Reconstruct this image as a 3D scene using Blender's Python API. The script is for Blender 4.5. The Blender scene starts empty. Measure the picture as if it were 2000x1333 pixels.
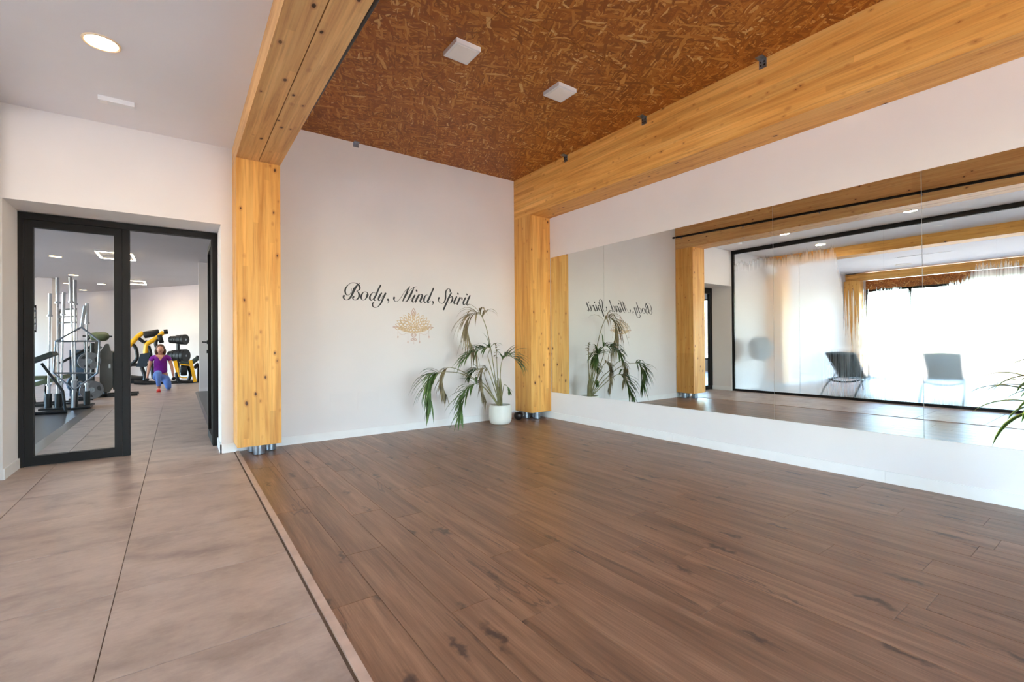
import bpy, bmesh, math, random
from mathutils import Vector, Matrix
random.seed(7)
S = bpy.context.scene
COL = S.collection
# ------------------------------------------------------------------ camera, sky, light, exposure
cam = bpy.data.objects.new('camera', bpy.data.cameras.new('camera')); COL.objects.link(cam)
cam.data.lens = 16.346; cam.data.sensor_width = 36; cam.data.clip_start = .05; cam.data.clip_end = 300
R = Vector((0.81217271, -0.58336782, -0.00758145)); U = Vector((0.00343095, -0.00821886, 0.99996034)); F = Vector((0.58340699, 0.81216651, 0.00467363))
m = Matrix((R, U, -F)).transposed().to_4x4(); m.translation = (0, 0, 1.05)
cam.matrix_world = m
S.camera = cam
S.view_settings.view_transform = 'Standard'; S.view_settings.look = 'None'
S.view_settings.gamma = 1; S.view_settings.use_curve_mapping = False
S.view_settings.exposure = 1.52
S.cycles.max_bounces = 14; S.cycles.diffuse_bounces = 6; S.cycles.glossy_bounces = 6
S.cycles.transmission_bounces = 10; S.cycles.transparent_max_bounces = 16
S.cycles.sample_clamp_indirect = 8; S.cycles.blur_glossy = .5
w = bpy.data.worlds.new('sky'); S.world = w; w.use_nodes = True
wn = w.node_tree.nodes; bg = wn['Background']
sky = wn.new('ShaderNodeTexSky'); sky.sky_type = 'NISHITA'; sky.sun_disc = False
sky.sun_elevation = math.radians(48); sky.sun_rotation = math.radians(60); sky.air_density = 1.4; sky.dust_density = .6; sky.ozone_density = 2.0
tint = wn.new('ShaderNodeMix'); tint.data_type = 'RGBA'; tint.blend_type = 'MULTIPLY'; tint.inputs[0].default_value = 1
tint.inputs[7].default_value = (.88, .97, 1.14, 1)
w.node_tree.links.new(sky.outputs[0], tint.inputs[6]); w.node_tree.links.new(tint.outputs[2], bg.inputs[0]); bg.inputs[1].default_value = 1.3
sn = bpy.data.lights.new('sun', 'SUN'); sn.energy = 11.0; sn.color = (1, .89, .77); sn.angle = .01
so = bpy.data.objects.new('sun', sn); COL.objects.link(so); so.rotation_euler = (0, math.radians(38), 0)
def daylight(loc, rot, sx, sy):
    l = bpy.data.lights.new('window_daylight', 'AREA'); l.shape = 'RECTANGLE'; l.size = sx; l.size_y = sy
    l.cycles.is_portal = True
    o = bpy.data.objects.new('window_daylight', l); COL.objects.link(o); o.location = loc; o.rotation_euler = rot
H = math.pi / 2
daylight((-7.5, 1.0, 1.25), (0, -H, 0), 2.5, 7.6)
daylight((2.2, -3.15, 1.3), (H, 0, 0), 3.2, 2.5)
daylight((-6.85, 12, 1.5), (0, -H, 0), 2.2, 9)

# ------------------------------------------------------------------ constants measured in the room (metres)
XM, XR, XL, YP, YB, YF, XG = 4.239, .8116, .4412, 4.971, 5.342, 5.762, -1.127
ZO, ZB, ZW, ZD = 3.356, 2.793, 2.989, 2.2325
WB = .353

# ------------------------------------------------------------------ helpers
def lin(c):
    return tuple(((x / 255) / 12.92 if x / 255 <= .04045 else ((x / 255 + .055) / 1.055) ** 2.4) for x in c) + (1,)
def newmat(name):
    m = bpy.data.materials.new(name); m.use_nodes = True
    nt = m.node_tree
    return m, nt, nt.nodes['Principled BSDF']
def N(nt, t, **k):
    n = nt.nodes.new('ShaderNode' + t)
    for a, b in k.items():
        if a.startswith('i_'):
            key = a[2:]; key = int(key) if key.isdigit() else key.replace('_', ' ')
            n.inputs[key].default_value = b
        else: setattr(n, a, b)
    return n
def LK(nt, a, b): nt.links.new(a, b)
def MATH(nt, op, a, b=None, c=None, clamp=False):
    n = nt.nodes.new('ShaderNodeMath'); n.operation = op; n.use_clamp = clamp
    for i, v in enumerate((a, b, c)):
        if v is None: continue
        if isinstance(v, (int, float)): n.inputs[i].default_value = v
        else: nt.links.new(v, n.inputs[i])
    return n.outputs[0]
def RAMP(nt, fac, stops, interp='LINEAR'):
    n = nt.nodes.new('ShaderNodeValToRGB'); n.color_ramp.interpolation = interp
    e = n.color_ramp.elements
    while len(e) < len(stops): e.new(.5)
    for x, (p, c) in zip(e, stops): x.position = p; x.color = c if len(c) == 4 else tuple(c) + (1,)
    nt.links.new(fac, n.inputs[0]); return n.outputs[0]
def MIX(nt, fac, a, b, blend='MIX'):
    n = nt.nodes.new('ShaderNodeMix'); n.data_type = 'RGBA'; n.blend_type = blend
    for i, v in ((0, fac), (6, a), (7, b)):
        if isinstance(v, (int, float)): n.inputs[i].default_value = v
        elif isinstance(v, tuple): n.inputs[i].default_value = v
        else: nt.links.new(v, n.inputs[i])
    return n.outputs[2]
def MAP(nt, vec, scale=(1, 1, 1), rot=(0, 0, 0), loc=(0, 0, 0)):
    n = nt.nodes.new('ShaderNodeMapping'); n.inputs['Scale'].default_value = scale
    n.inputs['Rotation'].default_value = rot; n.inputs['Location'].default_value = loc
    nt.links.new(vec, n.inputs[0]); return n.outputs[0]
def BUMP(nt, b, h, s=.3, d=.002):
    n = nt.nodes.new('ShaderNodeBump'); n.inputs['Strength'].default_value = s; n.inputs['Distance'].default_value = d
    nt.links.new(h, n.inputs['Height']); nt.links.new(n.outputs[0], b.inputs['Normal'])
def plain(name, rgb, rough=.5, metal=0, noise=.06, nscale=6, spec=.5, emit=None, es=0, bump=0):
    m, nt, b = newmat(name)
    tc = N(nt, 'TexCoord'); nz = N(nt, 'TexNoise', i_Scale=nscale, i_Detail=4); LK(nt, tc.outputs['Object'], nz.inputs[0])
    c = lin(rgb); d = tuple(x * (1 - noise * 2) for x in c[:3]) + (1,); u = tuple(min(1, x * (1 + noise)) for x in c[:3]) + (1,)
    LK(nt, RAMP(nt, nz.outputs[0], [(.3, d), (.7, u)]), b.inputs['Base Color'])
    b.inputs['Roughness'].default_value = rough; b.inputs['Metallic'].default_value = metal
    b.inputs['Specular IOR Level'].default_value = spec
    if bump: BUMP(nt, b, nz.outputs[0], bump)
    if emit: b.inputs['Emission Color'].default_value = lin(emit); b.inputs['Emission Strength'].default_value = es
    return m
def wall_paint(name, rgb):
    m, nt, b = newmat(name); tc = N(nt, 'TexCoord')
    a = N(nt, 'TexNoise', i_Scale=1.3, i_Detail=3); LK(nt, tc.outputs['Object'], a.inputs[0])
    c = lin(rgb); d = tuple(x * .965 for x in c[:3]) + (1,)
    LK(nt, RAMP(nt, a.outputs[0], [(.35, d), (.65, c)]), b.inputs['Base Color'])
    f = N(nt, 'TexNoise', i_Scale=160, i_Detail=3); LK(nt, tc.outputs['Object'], f.inputs[0])
    BUMP(nt, b, f.outputs[0], .12, .001); b.inputs['Roughness'].default_value = .75; b.inputs['Specular IOR Level'].default_value = .25
    return m
def pine(name, axis, strip, tone=1.0, seed=0, grey=0):
    """glue-laminated pine: grain along axis (0,1,2), laminations stacked along strip"""
    m, nt, b = newmat(name); tc = N(nt, 'TexCoord'); v = tc.outputs['Object']
    sc = [16, 16, 16]; sc[axis] = .9
    g = N(nt, 'TexNoise', i_Scale=1, i_Detail=7, i_Roughness=.62, i_Distortion=.35); LK(nt, MAP(nt, v, sc, loc=(seed, seed * .3, 0)), g.inputs[0])
    sc2 = [70, 70, 70]; sc2[axis] = 2.2
    g2 = N(nt, 'TexNoise', i_Scale=1, i_Detail=5, i_Distortion=.2); LK(nt, MAP(nt, v, sc2), g2.inputs[0])
    sp = N(nt, 'SeparateXYZ'); LK(nt, v, sp.inputs[0])
    lam = MATH(nt, 'FLOOR', MATH(nt, 'DIVIDE', sp.outputs[strip], .045))
    seg = MATH(nt, 'FLOOR', MATH(nt, 'ADD', MATH(nt, 'MULTIPLY', sp.outputs[axis], .62), MATH(nt, 'MULTIPLY', lam, .37)))
    cb = N(nt, 'CombineXYZ'); LK(nt, lam, cb.inputs[0]); LK(nt, seg, cb.inputs[1])
    wn_ = N(nt, 'TexWhiteNoise'); wn_.noise_dimensions = '3D'; LK(nt, cb.outputs[0], wn_.inputs[0])
    base = RAMP(nt, g.outputs[0], [(.28, lin((206 * tone, 142 * tone, 66 * tone))), (.5, lin((232 * tone, 174 * tone, 92 * tone))), (.75, lin((244 * tone, 196 * tone, 118 * tone)))])
    lc = RAMP(nt, wn_.outputs[0], [(0, (.86, .82, .76, 1)), (1, (1.08, 1.06, 1.04, 1))])
    c = MIX(nt, 1.0, base, lc, 'MULTIPLY')
    c = MIX(nt, RAMP(nt, g2.outputs[0], [(.5, (0, 0, 0, 1)), (.75, (.4, .4, .4, 1))]), c, lin((150 * tone, 88 * tone, 38 * tone)))
    ks = [11, 11, 11]; ks[axis] = 6.5
    dn = N(nt, 'TexNoise', i_Scale=9, i_Detail=1); LK(nt, v, dn.inputs[0])
    kv = N(nt, 'VectorMath', operation='ADD'); LK(nt, MAP(nt, v, ks, loc=(seed, 0, seed)), kv.inputs[0])
    sc3 = N(nt, 'VectorMath', operation='SCALE'); LK(nt, dn.outputs['Color'], sc3.inputs[0]); sc3.inputs['Scale'].default_value = .12; LK(nt, sc3.outputs[0], kv.inputs[1])
    vo = N(nt, 'TexVoronoi', i_Scale=1.0); LK(nt, kv.outputs[0], vo.inputs[0])
    sz = MATH(nt, 'MULTIPLY', N_sep(nt, vo.outputs['Color']), .125)
    knot = RAMP(nt, MATH(nt, 'SUBTRACT', vo.outputs['Distance'], sz), [(.0, (.9, .9, .9, 1)), (.03, (0, 0, 0, 1))])
    halo = RAMP(nt, MATH(nt, 'SUBTRACT', vo.outputs['Distance'], sz), [(.0, (.55, .55, .55, 1)), (.16, (0, 0, 0, 1))])
    c = MIX(nt, halo, c, lin((168 * tone, 92 * tone, 36 * tone)))
    c = MIX(nt, knot, c, lin((62, 32, 14)))
    if grey:
        hs = N(nt, 'HueSaturation'); hs.inputs['Saturation'].default_value = 1 - grey * .5; LK(nt, c, hs.inputs['Color']); c = hs.outputs[0]
    LK(nt, c, b.inputs['Base Color']); b.inputs['Roughness'].default_value = .5; b.inputs['Specular IOR Level'].default_value = .35
    BUMP(nt, b, g2.outputs[0], .25, .001)
    return m
def N_sep(nt, col):
    s = N(nt, 'SeparateColor'); LK(nt, col, s.inputs[0]); return s.outputs[0]
def osb(name, rx=0):
    m, nt, b = newmat(name); tc = N(nt, 'TexCoord'); v = MAP(nt, tc.outputs['Object'], rot=(0, rx, 0))
    dn = N(nt, 'TexNoise', i_Scale=9, i_Detail=2); LK(nt, v, dn.inputs[0])
    ad = N(nt, 'VectorMath', operation='MULTIPLY_ADD'); LK(nt, dn.outputs['Color'], ad.inputs[0]); ad.inputs[1].default_value = (.05, .05, 0); LK(nt, v, ad.inputs[2])
    col = None; hgt = None
    for i in range(9):
        a = [.25, -.55, 1.2, .7, -1.25, -.1, 2.0, .45, -.85][i]
        vv = MAP(nt, ad.outputs[0], (1, 1, 0), (0, 0, a), (i * 1.7, i * .9, 0))
        vo = N(nt, 'TexVoronoi', i_Scale=1.0); vo.voronoi_dimensions = '2D'
        k = [.8, 1, .9, 1.2, .85, 1.0, 1.3, .7, .62][i]
        LK(nt, MAP(nt, vv, (9.5 * k, 62 * k, 0)), vo.inputs[0])
        s = N(nt, 'SeparateColor'); LK(nt, vo.outputs['Color'], s.inputs[0])
        fc = RAMP(nt, s.outputs[0], [(0, lin((136, 76, 22))), (.35, lin((154, 85, 22))), (.7, lin((178, 108, 36))), (.95, lin((202, 142, 66))), (1, lin((222, 180, 118)))])
        gr = N(nt, 'TexNoise', i_Scale=1, i_Detail=3); LK(nt, MAP(nt, vv, (30, 320, 0)), gr.inputs[0])
        fc = MIX(nt, .35, fc, RAMP(nt, gr.outputs[0], [(.3, (.45, .40, .34, 1)), (.7, (1.15, 1.12, 1.1, 1))]), 'MULTIPLY')
        if col is None: col = fc; hgt = s.outputs[2]
        else:
            mk = MATH(nt, 'GREATER_THAN', s.outputs[1], [.5, .55, .6, .66, .7, .74, .78, .86, .93][i])
            col = MIX(nt, mk, col, fc)
            h = N(nt, 'Mix'); LK(nt, mk, h.inputs[0]); LK(nt, hgt, h.inputs[2]); LK(nt, s.outputs[2], h.inputs[3]); hgt = h.outputs[0]
    LK(nt, col, b.inputs['Base Color']); b.inputs['Roughness'].default_value = .55
    BUMP(nt, b, hgt, .2, .001)
    return m
def plank_mat():
    m, nt, b = newmat('oak_vinyl_plank'); tc = N(nt, 'TexCoord'); oi = N(nt, 'ObjectInfo')
    off = N(nt, 'CombineXYZ'); LK(nt, MATH(nt, 'MULTIPLY', oi.outputs['Random'], 37), off.inputs[0]); LK(nt, MATH(nt, 'MULTIPLY', oi.outputs['Random'], 91), off.inputs[1])
    ad = N(nt, 'VectorMath', operation='ADD'); LK(nt, tc.outputs['Object'], ad.inputs[0]); LK(nt, off.outputs[0], ad.inputs[1]); v = ad.outputs[0]
    g = N(nt, 'TexNoise', i_Scale=1, i_Detail=6, i_Roughness=.6, i_Distortion=.6); LK(nt, MAP(nt, v, (16, 1.1, 1)), g.inputs[0])
    g2 = N(nt, 'TexNoise', i_Scale=1, i_Detail=6, i_Roughness=.65); LK(nt, MAP(nt, v, (110, 3.5, 1)), g2.inputs[0])
    c = RAMP(nt, g.outputs[0], [(.25, lin((108, 80, 60))), (.5, lin((142, 107, 82))), (.72, lin((168, 130, 102)))])
    c = MIX(nt, .75, c, RAMP(nt, g2.outputs[0], [(.3, (.62, .58, .55, 1)), (.62, (1.05, 1.05, 1.05, 1))]), 'MULTIPLY')
    c = MIX(nt, .8, c, RAMP(nt, oi.outputs['Random'], [(0, (.84, .82, .80, 1)), (1, (1.1, 1.08, 1.05, 1))]), 'MULTIPLY')
    dn = N(nt, 'TexNoise', i_Scale=18, i_Detail=3); LK(nt, v, dn.inputs[0])
    kv = N(nt, 'VectorMath', operation='MULTIPLY_ADD'); LK(nt, dn.outputs['Color'], kv.inputs[0]); kv.inputs[1].default_value = (.42, .22, 0); LK(nt, MAP(nt, v, (4.2, 1.15, 0)), kv.inputs[2])
    vo = N(nt, 'TexVoronoi', i_Scale=1); vo.voronoi_dimensions = '2D'; LK(nt, kv.outputs[0], vo.inputs[0])
    k = MATH(nt, 'SUBTRACT', vo.outputs['Distance'], MATH(nt, 'MULTIPLY', N_sep(nt, vo.outputs['Color']), .045))
    c = MIX(nt, RAMP(nt, k, [(0, (.8, .8, .8, 1)), (.075, (0, 0, 0, 1))]), c, lin((58, 42, 36)))
    cr = N(nt, 'TexNoise', i_Scale=1, i_Detail=4, i_Distortion=.8); LK(nt, MAP(nt, v, (9, .8, 1), loc=(4, 2, 0)), cr.inputs[0])
    band = RAMP(nt, cr.outputs[0], [(.33, (0, 0, 0, 1)), (.345, (.75, .75, .75, 1)), (.36, (0, 0, 0, 1))])
    c = MIX(nt, band, c, lin((74, 54, 46)))
    LK(nt, c, b.inputs['Base Color']); b.inputs['Roughness'].default_value = .36; b.inputs['Specular IOR Level'].default_value = .5
    BUMP(nt, b, g2.outputs[0], .15, .001)
    return m
def tile_mat():
    m, nt, b = newmat('porcelain_tile'); tc = N(nt, 'TexCoord'); oi = N(nt, 'ObjectInfo')
    off = N(nt, 'CombineXYZ'); LK(nt, MATH(nt, 'MULTIPLY', oi.outputs['Random'], 53), off.inputs[0]); LK(nt, MATH(nt, 'MULTIPLY', oi.outputs['Random'], 17), off.inputs[1])
    ad = N(nt, 'VectorMath', operation='ADD'); LK(nt, tc.outputs['Object'], ad.inputs[0]); LK(nt, off.outputs[0], ad.inputs[1]); v = ad.outputs[0]
    a = N(nt, 'TexNoise', i_Scale=1, i_Detail=8, i_Roughness=.62, i_Distortion=.3); LK(nt, MAP(nt, v, (2.0, 3.1, 1)), a.inputs[0])
    a2 = N(nt, 'TexNoise', i_Scale=5.5, i_Detail=7, i_Roughness=.65); LK(nt, v, a2.inputs[0])
    f = N(nt, 'TexNoise', i_Scale=1, i_Detail=6, i_Roughness=.7); LK(nt, MAP(nt, v, (12, 40, 1)), f.inputs[0])
    c = RAMP(nt, a.outputs[0], [(.3, lin((142, 122, 112))), (.46, lin((170, 150, 137))), (.7, lin((188, 168, 154)))])
    c = MIX(nt, .8, c, RAMP(nt, a2.outputs[0], [(.33, (.80, .79, .79, 1)), (.52, (1.0, 1.0, 1.0, 1)), (.7, (1.06, 1.05, 1.04, 1))]), 'MULTIPLY')
    c = MIX(nt, .6, c, RAMP(nt, f.outputs[0], [(.3, (.84, .84, .84, 1)), (.65, (1.04, 1.04, 1.04, 1))]), 'MULTIPLY')
    LK(nt, c, b.inputs['Base Color']); b.inputs['Roughness'].default_value = .42; b.inputs['Specular IOR Level'].default_value = .5
    return m
def glass_mat(name, tint=(.97, .98, .975)):
    m, nt, b = newmat(name); out = nt.nodes['Material Output']; nt.nodes.remove(b)
    t = N(nt, 'BsdfTransparent'); t.inputs[0].default_value = tint + (1,)
    g = N(nt, 'BsdfGlossy'); g.inputs['Roughness'].default_value = 0.0; g.inputs[0].default_value = (1, 1, 1, 1)
    fr = N(nt, 'LayerWeight'); fr.inputs[0].default_value = .12
    mx = N(nt, 'MixShader'); LK(nt, fr.outputs['Fresnel'], mx.inputs[0]); LK(nt, t.outputs[0], mx.inputs[1]); LK(nt, g.outputs[0], mx.inputs[2])
    LK(nt, mx.outputs[0], out.inputs[0]); return m
def fogged_glass():
    """partition glass with condensation: clear band on top, frosted film below, runs where drops slid down"""
    m, nt, b = newmat('fogged_glass'); out = nt.nodes['Material Output']; nt.nodes.remove(b)
    tc = N(nt, 'NewGeometry'); v = tc.outputs['Position']; sp = N(nt, 'SeparateXYZ'); LK(nt, v, sp.inputs[0])
    Y, Z_ = sp.outputs[1], sp.outputs[2]
    yn = MATH(nt, 'DIVIDE', MATH(nt, 'ADD', Y, 3.3), 8.7)
    def at(y): return (y + 3.3) / 8.7
    # height down to which the glass stayed clear, metres / 3
    hb = RAMP(nt, yn, [(0, (.74,) * 3), (at(1.55), (.73,) * 3), (at(1.8), (.66,) * 3), (at(2.0), (.64,) * 3), (at(3.22), (.66,) * 3), (at(3.45), (.93,) * 3), (1, (.92,) * 3)], 'EASE')
    # length of the runs of drops below that edge, metres / 3
    rl = RAMP(nt, yn, [(0, (.03,) * 3), (at(1.5), (.03,) * 3), (at(2.26), (.04,) * 3), (at(2.29), (.27,) * 3), (at(2.37), (.27,) * 3), (at(2.40), (.03,) * 3), (at(2.78), (.04,) * 3), (at(2.84), (.36,) * 3), (at(3.26), (.36,) * 3), (at(3.32), (.03,) * 3), (1, (.015,) * 3)])
    wb = N(nt, 'TexNoise', i_Scale=1, i_Detail=4); LK(nt, MAP(nt, v, (0, 5, 1.2)), wb.inputs[0])
    st = N(nt, 'TexNoise', i_Scale=1, i_Detail=4, i_Roughness=.7); LK(nt, MAP(nt, v, (0, 42, .5)), st.inputs[0])
    runs = RAMP(nt, st.outputs[0], [(.40, (0, 0, 0, 1)), (.60, (1, 1, 1, 1))])
    edge = MATH(nt, 'SUBTRACT', MATH(nt, 'MULTIPLY', hb, 3), MATH(nt, 'MULTIPLY', MATH(nt, 'MULTIPLY', rl, 3), runs))
    edge = MATH(nt, 'ADD', edge, MATH(nt, 'MULTIPLY', MATH(nt, 'SUBTRACT', wb.outputs[0], .5), .35))
    fog = MATH(nt, 'MULTIPLY', MATH(nt, 'SUBTRACT', edge, Z_), 5.0, None, True)
    # lower part: more runs near the floor, and the nearly dry field before the first lounger
    ly = RAMP(nt, yn, [(0, (.0,) * 3), (at(2.7), (.0,) * 3), (at(2.9), (1,) * 3), (at(3.55), (1,) * 3), (at(3.72), (0,) * 3), (1, (0,) * 3)])
    lf = MATH(nt, 'MULTIPLY', RAMP(nt, MATH(nt, 'ADD', Z_, MATH(nt, 'MULTIPLY', runs, .12)), [(.12, (.85,) * 3), (.46, (0,) * 3)]), RAMP(nt, yn, [(0, (1,) * 3), (at(3.5), (1,) * 3), (at(3.7), (0,) * 3)]))
    lz = RAMP(nt, Z_, [(.0, (1,) * 3), (.35, (1,) * 3), (.80, (.9,) * 3), (.92, (0,) * 3)])
    lo = MATH(nt, 'MULTIPLY', MATH(nt, 'MULTIPLY', ly, lz), MATH(nt, 'ADD', MATH(nt, 'MULTIPLY', runs, .35), .63))
    lo = MATH(nt, 'MAXIMUM', lo, MATH(nt, 'MULTIPLY', lf, MATH(nt, 'ADD', .4, MATH(nt, 'MULTIPLY', runs, .6))))
    fog = MATH(nt, 'MULTIPLY', fog, MATH(nt, 'SUBTRACT', 1.0, lo), None, True)
    fog = MATH(nt, 'MULTIPLY', fog, .96)
    t = N(nt, 'BsdfTransparent'); t.inputs[0].default_value = (.97, .98, .985, 1)
    g = N(nt, 'BsdfGlossy'); g.inputs['Roughness'].default_value = 0.0
    fr = N(nt, 'LayerWeight'); fr.inputs[0].default_value = .1
    cl = N(nt, 'MixShader'); LK(nt, fr.outputs['Fresnel'], cl.inputs[0]); LK(nt, t.outputs[0], cl.inputs[1]); LK(nt, g.outputs[0], cl.inputs[2])
    rf = N(nt, 'BsdfRefraction'); rf.inputs['IOR'].default_value = 1.11; rf.inputs['Roughness'].default_value = .36; rf.inputs[0].default_value = (.98, .99, 1, 1)
    tl = N(nt, 'BsdfTranslucent'); tl.inputs[0].default_value = (.95, .96, .98, 1)
    fg = N(nt, 'MixShader'); fg.inputs[0].default_value = .16; LK(nt, rf.outputs[0], fg.inputs[1]); LK(nt, tl.outputs[0], fg.inputs[2])
    mx = N(nt, 'MixShader'); LK(nt, fog, mx.inputs[0]); LK(nt, cl.outputs[0], mx.inputs[1]); LK(nt, fg.outputs[0], mx.inputs[2])
    LK(nt, mx.outputs[0], out.inputs[0]); return m

ORG = {}
class MB:
    def __init__(s): s.bm = bmesh.new()
    def box(s, x0, y0, z0, x1, y1, z1, mi=0):
        v = [s.bm.verts.new(p) for p in ((x0, y0, z0), (x1, y0, z0), (x1, y1, z0), (x0, y1, z0), (x0, y0, z1), (x1, y0, z1), (x1, y1, z1), (x0, y1, z1))]
        for f in ((0, 3, 2, 1), (4, 5, 6, 7), (0, 1, 5, 4), (1, 2, 6, 5), (2, 3, 7, 6), (3, 0, 4, 7)):
            s.bm.faces.new([v[i] for i in f]).material_index = mi
        return s
    def bar(s, a, b, w, h, up=(0, 0, 1)):
        a, b = Vector(a), Vector(b); d = (b - a).normalized(); x = d.cross(Vector(up))
        if x.length < 1e-4: x = d.cross(Vector((0, 1, 0)))
        x.normalize(); y = x.cross(d)
        v = []
        for p in (a, b):
            for i, j in ((-1, -1), (1, -1), (1, 1), (-1, 1)): v.append(s.bm.verts.new(p + x * i * w / 2 + y * j * h / 2))
        for f in ((0, 1, 2, 3), (7, 6, 5, 4), (0, 4, 5, 1), (1, 5, 6, 2), (2, 6, 7, 3), (3, 7, 4, 0)): s.bm.faces.new([v[i] for i in f])
        return s
    def tube(s, pts, r, n=8, cap=True, mi=0):
        pts = [Vector(p) for p in pts]; rs = r if isinstance(r, (list, tuple)) else [r] * len(pts)
        rings = []; px = None
        for i, p in enumerate(pts):
            d = (pts[min(i + 1, len(pts) - 1)] - pts[max(i - 1, 0)]).normalized()
            if px is None: px = d.orthogonal().normalized()
            else:
                q = px - d * px.dot(d); px = q.normalized() if q.length > 1e-6 else d.orthogonal().normalized()
            y = d.cross(px)
            rings.append([s.bm.verts.new(p + (px * math.cos(2 * math.pi * k / n) + y * math.sin(2 * math.pi * k / n)) * rs[i]) for k in range(n)])
        for a, b in zip(rings, rings[1:]):
            for k in range(n):
                f = s.bm.faces.new((a[k], a[(k + 1) % n], b[(k + 1) % n], b[k])); f.smooth = True; f.material_index = mi
        if cap:
            s.bm.faces.new(rings[0][::-1]).material_index = mi; s.bm.faces.new(rings[-1]).material_index = mi
        return s
    def lathe(s, prof, o=(0, 0, 0), n=32, axis=(0, 0, 1), mi=0):
        o = Vector(o); ax = Vector(axis).normalized(); x = ax.orthogonal().normalized(); y = ax.cross(x); rings = []
        for r, h in prof:
            rings.append([s.bm.verts.new(o + ax * h + (x * math.cos(2 * math.pi * k / n) + y * math.sin(2 * math.pi * k / n)) * max(r, 1e-5)) for k in range(n)])
        for a, b in zip(rings, rings[1:]):
            for k in range(n):
                f = s.bm.faces.new((a[k], a[(k + 1) % n], b[(k + 1) % n], b[k])); f.smooth = True; f.material_index = mi
        return s
    def cyl(s, o, r, h, n=20, axis=(0, 0, 1), e=.0):
        e = e or min(r, h) * .12
        return s.lathe([(0, 0), (r - e, 0), (r, e), (r, h - e), (r - e, h), (0, h)], o, n, axis)
    def ball(s, o, r, n=14, sx=1, sy=1, sz=1):
        g = bmesh.ops.create_uvsphere(s.bm, u_segments=n, v_segments=max(6, n * 2 // 3), radius=1)
        for v in g['verts']: v.co = Vector((v.co.x * r * sx, v.co.y * r * sy, v.co.z * r * sz)) + Vector(o)
        for v in g['verts']:
            for f in v.link_faces: f.smooth = True
        return s
    def poly(s, pts, thick):
        """flat outline (list of 3D points) given thickness vector"""
        t = Vector(thick); a = [s.bm.verts.new(Vector(p)) for p in pts]; b = [s.bm.verts.new(Vector(p) + t) for p in pts]
        n = len(a); s.bm.faces.new(a[::-1]); s.bm.faces.new(b)
        for i in range(n): s.bm.faces.new((a[i], a[(i + 1) % n], b[(i + 1) % n], b[i]))
        return s
    def build(s, name, mat, parent=None, origin=None, bevel=0, fixn=True):
        org = Vector(origin) if origin is not None else (ORG[parent.name].copy() if parent is not None else Vector((0, 0, 0)))
        if bevel:
            bmesh.ops.bevel(s.bm, geom=[e for e in s.bm.edges if e.is_manifold and e.calc_face_angle(0) > .6], offset=bevel, segments=2, affect='EDGES', profile=.6)
        if fixn: bmesh.ops.recalc_face_normals(s.bm, faces=s.bm.faces[:])
        for e in s.bm.edges:
            if e.is_manifold and e.calc_face_angle(0) > .65: e.smooth = False
        for v in s.bm.verts: v.co -= org
        me = bpy.data.meshes.new(name); s.bm.to_mesh(me); s.bm.free()
        for q in (mat if isinstance(mat, (list, tuple)) else [mat]): me.materials.append(q)
        o = bpy.data.objects.new(name, me); COL.objects.link(o)
        if parent is not None:
            o.parent = parent; o.location = org - ORG[parent.name]
        else: o.location = org
        ORG[o.name] = org
        return o
def thing(name, loc, label, cat, group=None, kind=None):
    o = bpy.data.objects.new(name, None); COL.objects.link(o); o.empty_display_size = .1
    o.location = loc; ORG[o.name] = Vector(loc); return tag(o, label, cat, group, kind)
def tag(o, label, cat, group=None, kind=None):
    o['label'] = label; o['category'] = cat
    if group: o['group'] = group
    if kind: o['kind'] = kind
    return o
def struct(name, mb, mat, bevel=0, label=None, cat=None):
    o = mb.build(name, mat, bevel=bevel); o['kind'] = 'structure'
    if label: o['label'] = label
    if cat: o['category'] = cat
    return o
def copy_tree(o, parent=None):
    c = o.copy(); COL.objects.link(c)
    if parent is not None: c.parent = parent
    for ch in o.children: copy_tree(ch, c)
    return c
def catmull(pts, k=5):
    n = len(pts[0]); out = []
    P = [pts[0]] + list(pts) + [pts[-1]]
    for i in range(1, len(P) - 2):
        a, b, c, d = P[i - 1], P[i], P[i + 1], P[i + 2]
        for j in range(k):
            t = j / k
            out.append(tuple(.5 * (2 * b[q] + (c[q] - a[q]) * t + (2 * a[q] - 5 * b[q] + 4 * c[q] - d[q]) * t * t + (3 * b[q] - a[q] - 3 * c[q] + d[q]) * t ** 3) for q in range(n)))
    out.append(tuple(pts[-1])); return out
# ------------------------------------------------------------------ materials
M = {}
M['wall'] = wall_paint('white_wall_paint', (228, 223, 221))
M['ceil'] = wall_paint('white_ceiling_paint', (232, 229, 231))
M['base'] = plain('white_skirting', (232, 230, 228), .45, noise=.02)
M['pineY'] = pine('pine_beam', 1, 2, 1.0, 0)
M['pineYb'] = pine('pine_beam_muted_light', 1, 0, .95, 3.3, .22)  # same pine, muted: the dull light on the beam is put into its colour
M['pineZ'] = pine('pine_post', 2, 0, 1.0, 5.1)
M['osb'] = osb('strand_board')
M['osbv'] = osb('strand_board_upright', H)
M['plank'] = plank_mat(); M['tile'] = tile_mat()
M['sub'] = plain('grout', (104, 90, 80), .9)
M['alu'] = plain('dark_grey_aluminium', (27, 25, 25), .5, 0, .03, 8, spec=.25)
M['black'] = plain('black_metal', (12, 12, 14), .4, 0, .05)
M['rubber'] = plain('black_rubber', (16, 16, 18), .55, 0, .1, 30)
M['matblk'] = plain('black_rubber_mat', (22, 23, 26), .3, 0, .12, 20)
M['chrome'] = plain('chrome', (168, 168, 176), .28, 1, .04)
M['zinc'] = plain('galvanised_steel', (150, 156, 165), .35, .9, .12, 40)
M['yellow'] = plain('yellow_paint', (232, 170, 20), .35, 0, .05)
M['greyplate'] = plain('grey_cast_iron', (112, 110, 114), .45, .2, .1, 20)
M['pot'] = plain('cream_glazed_pot', (226, 224, 214), .4, 0, .02)
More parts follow.
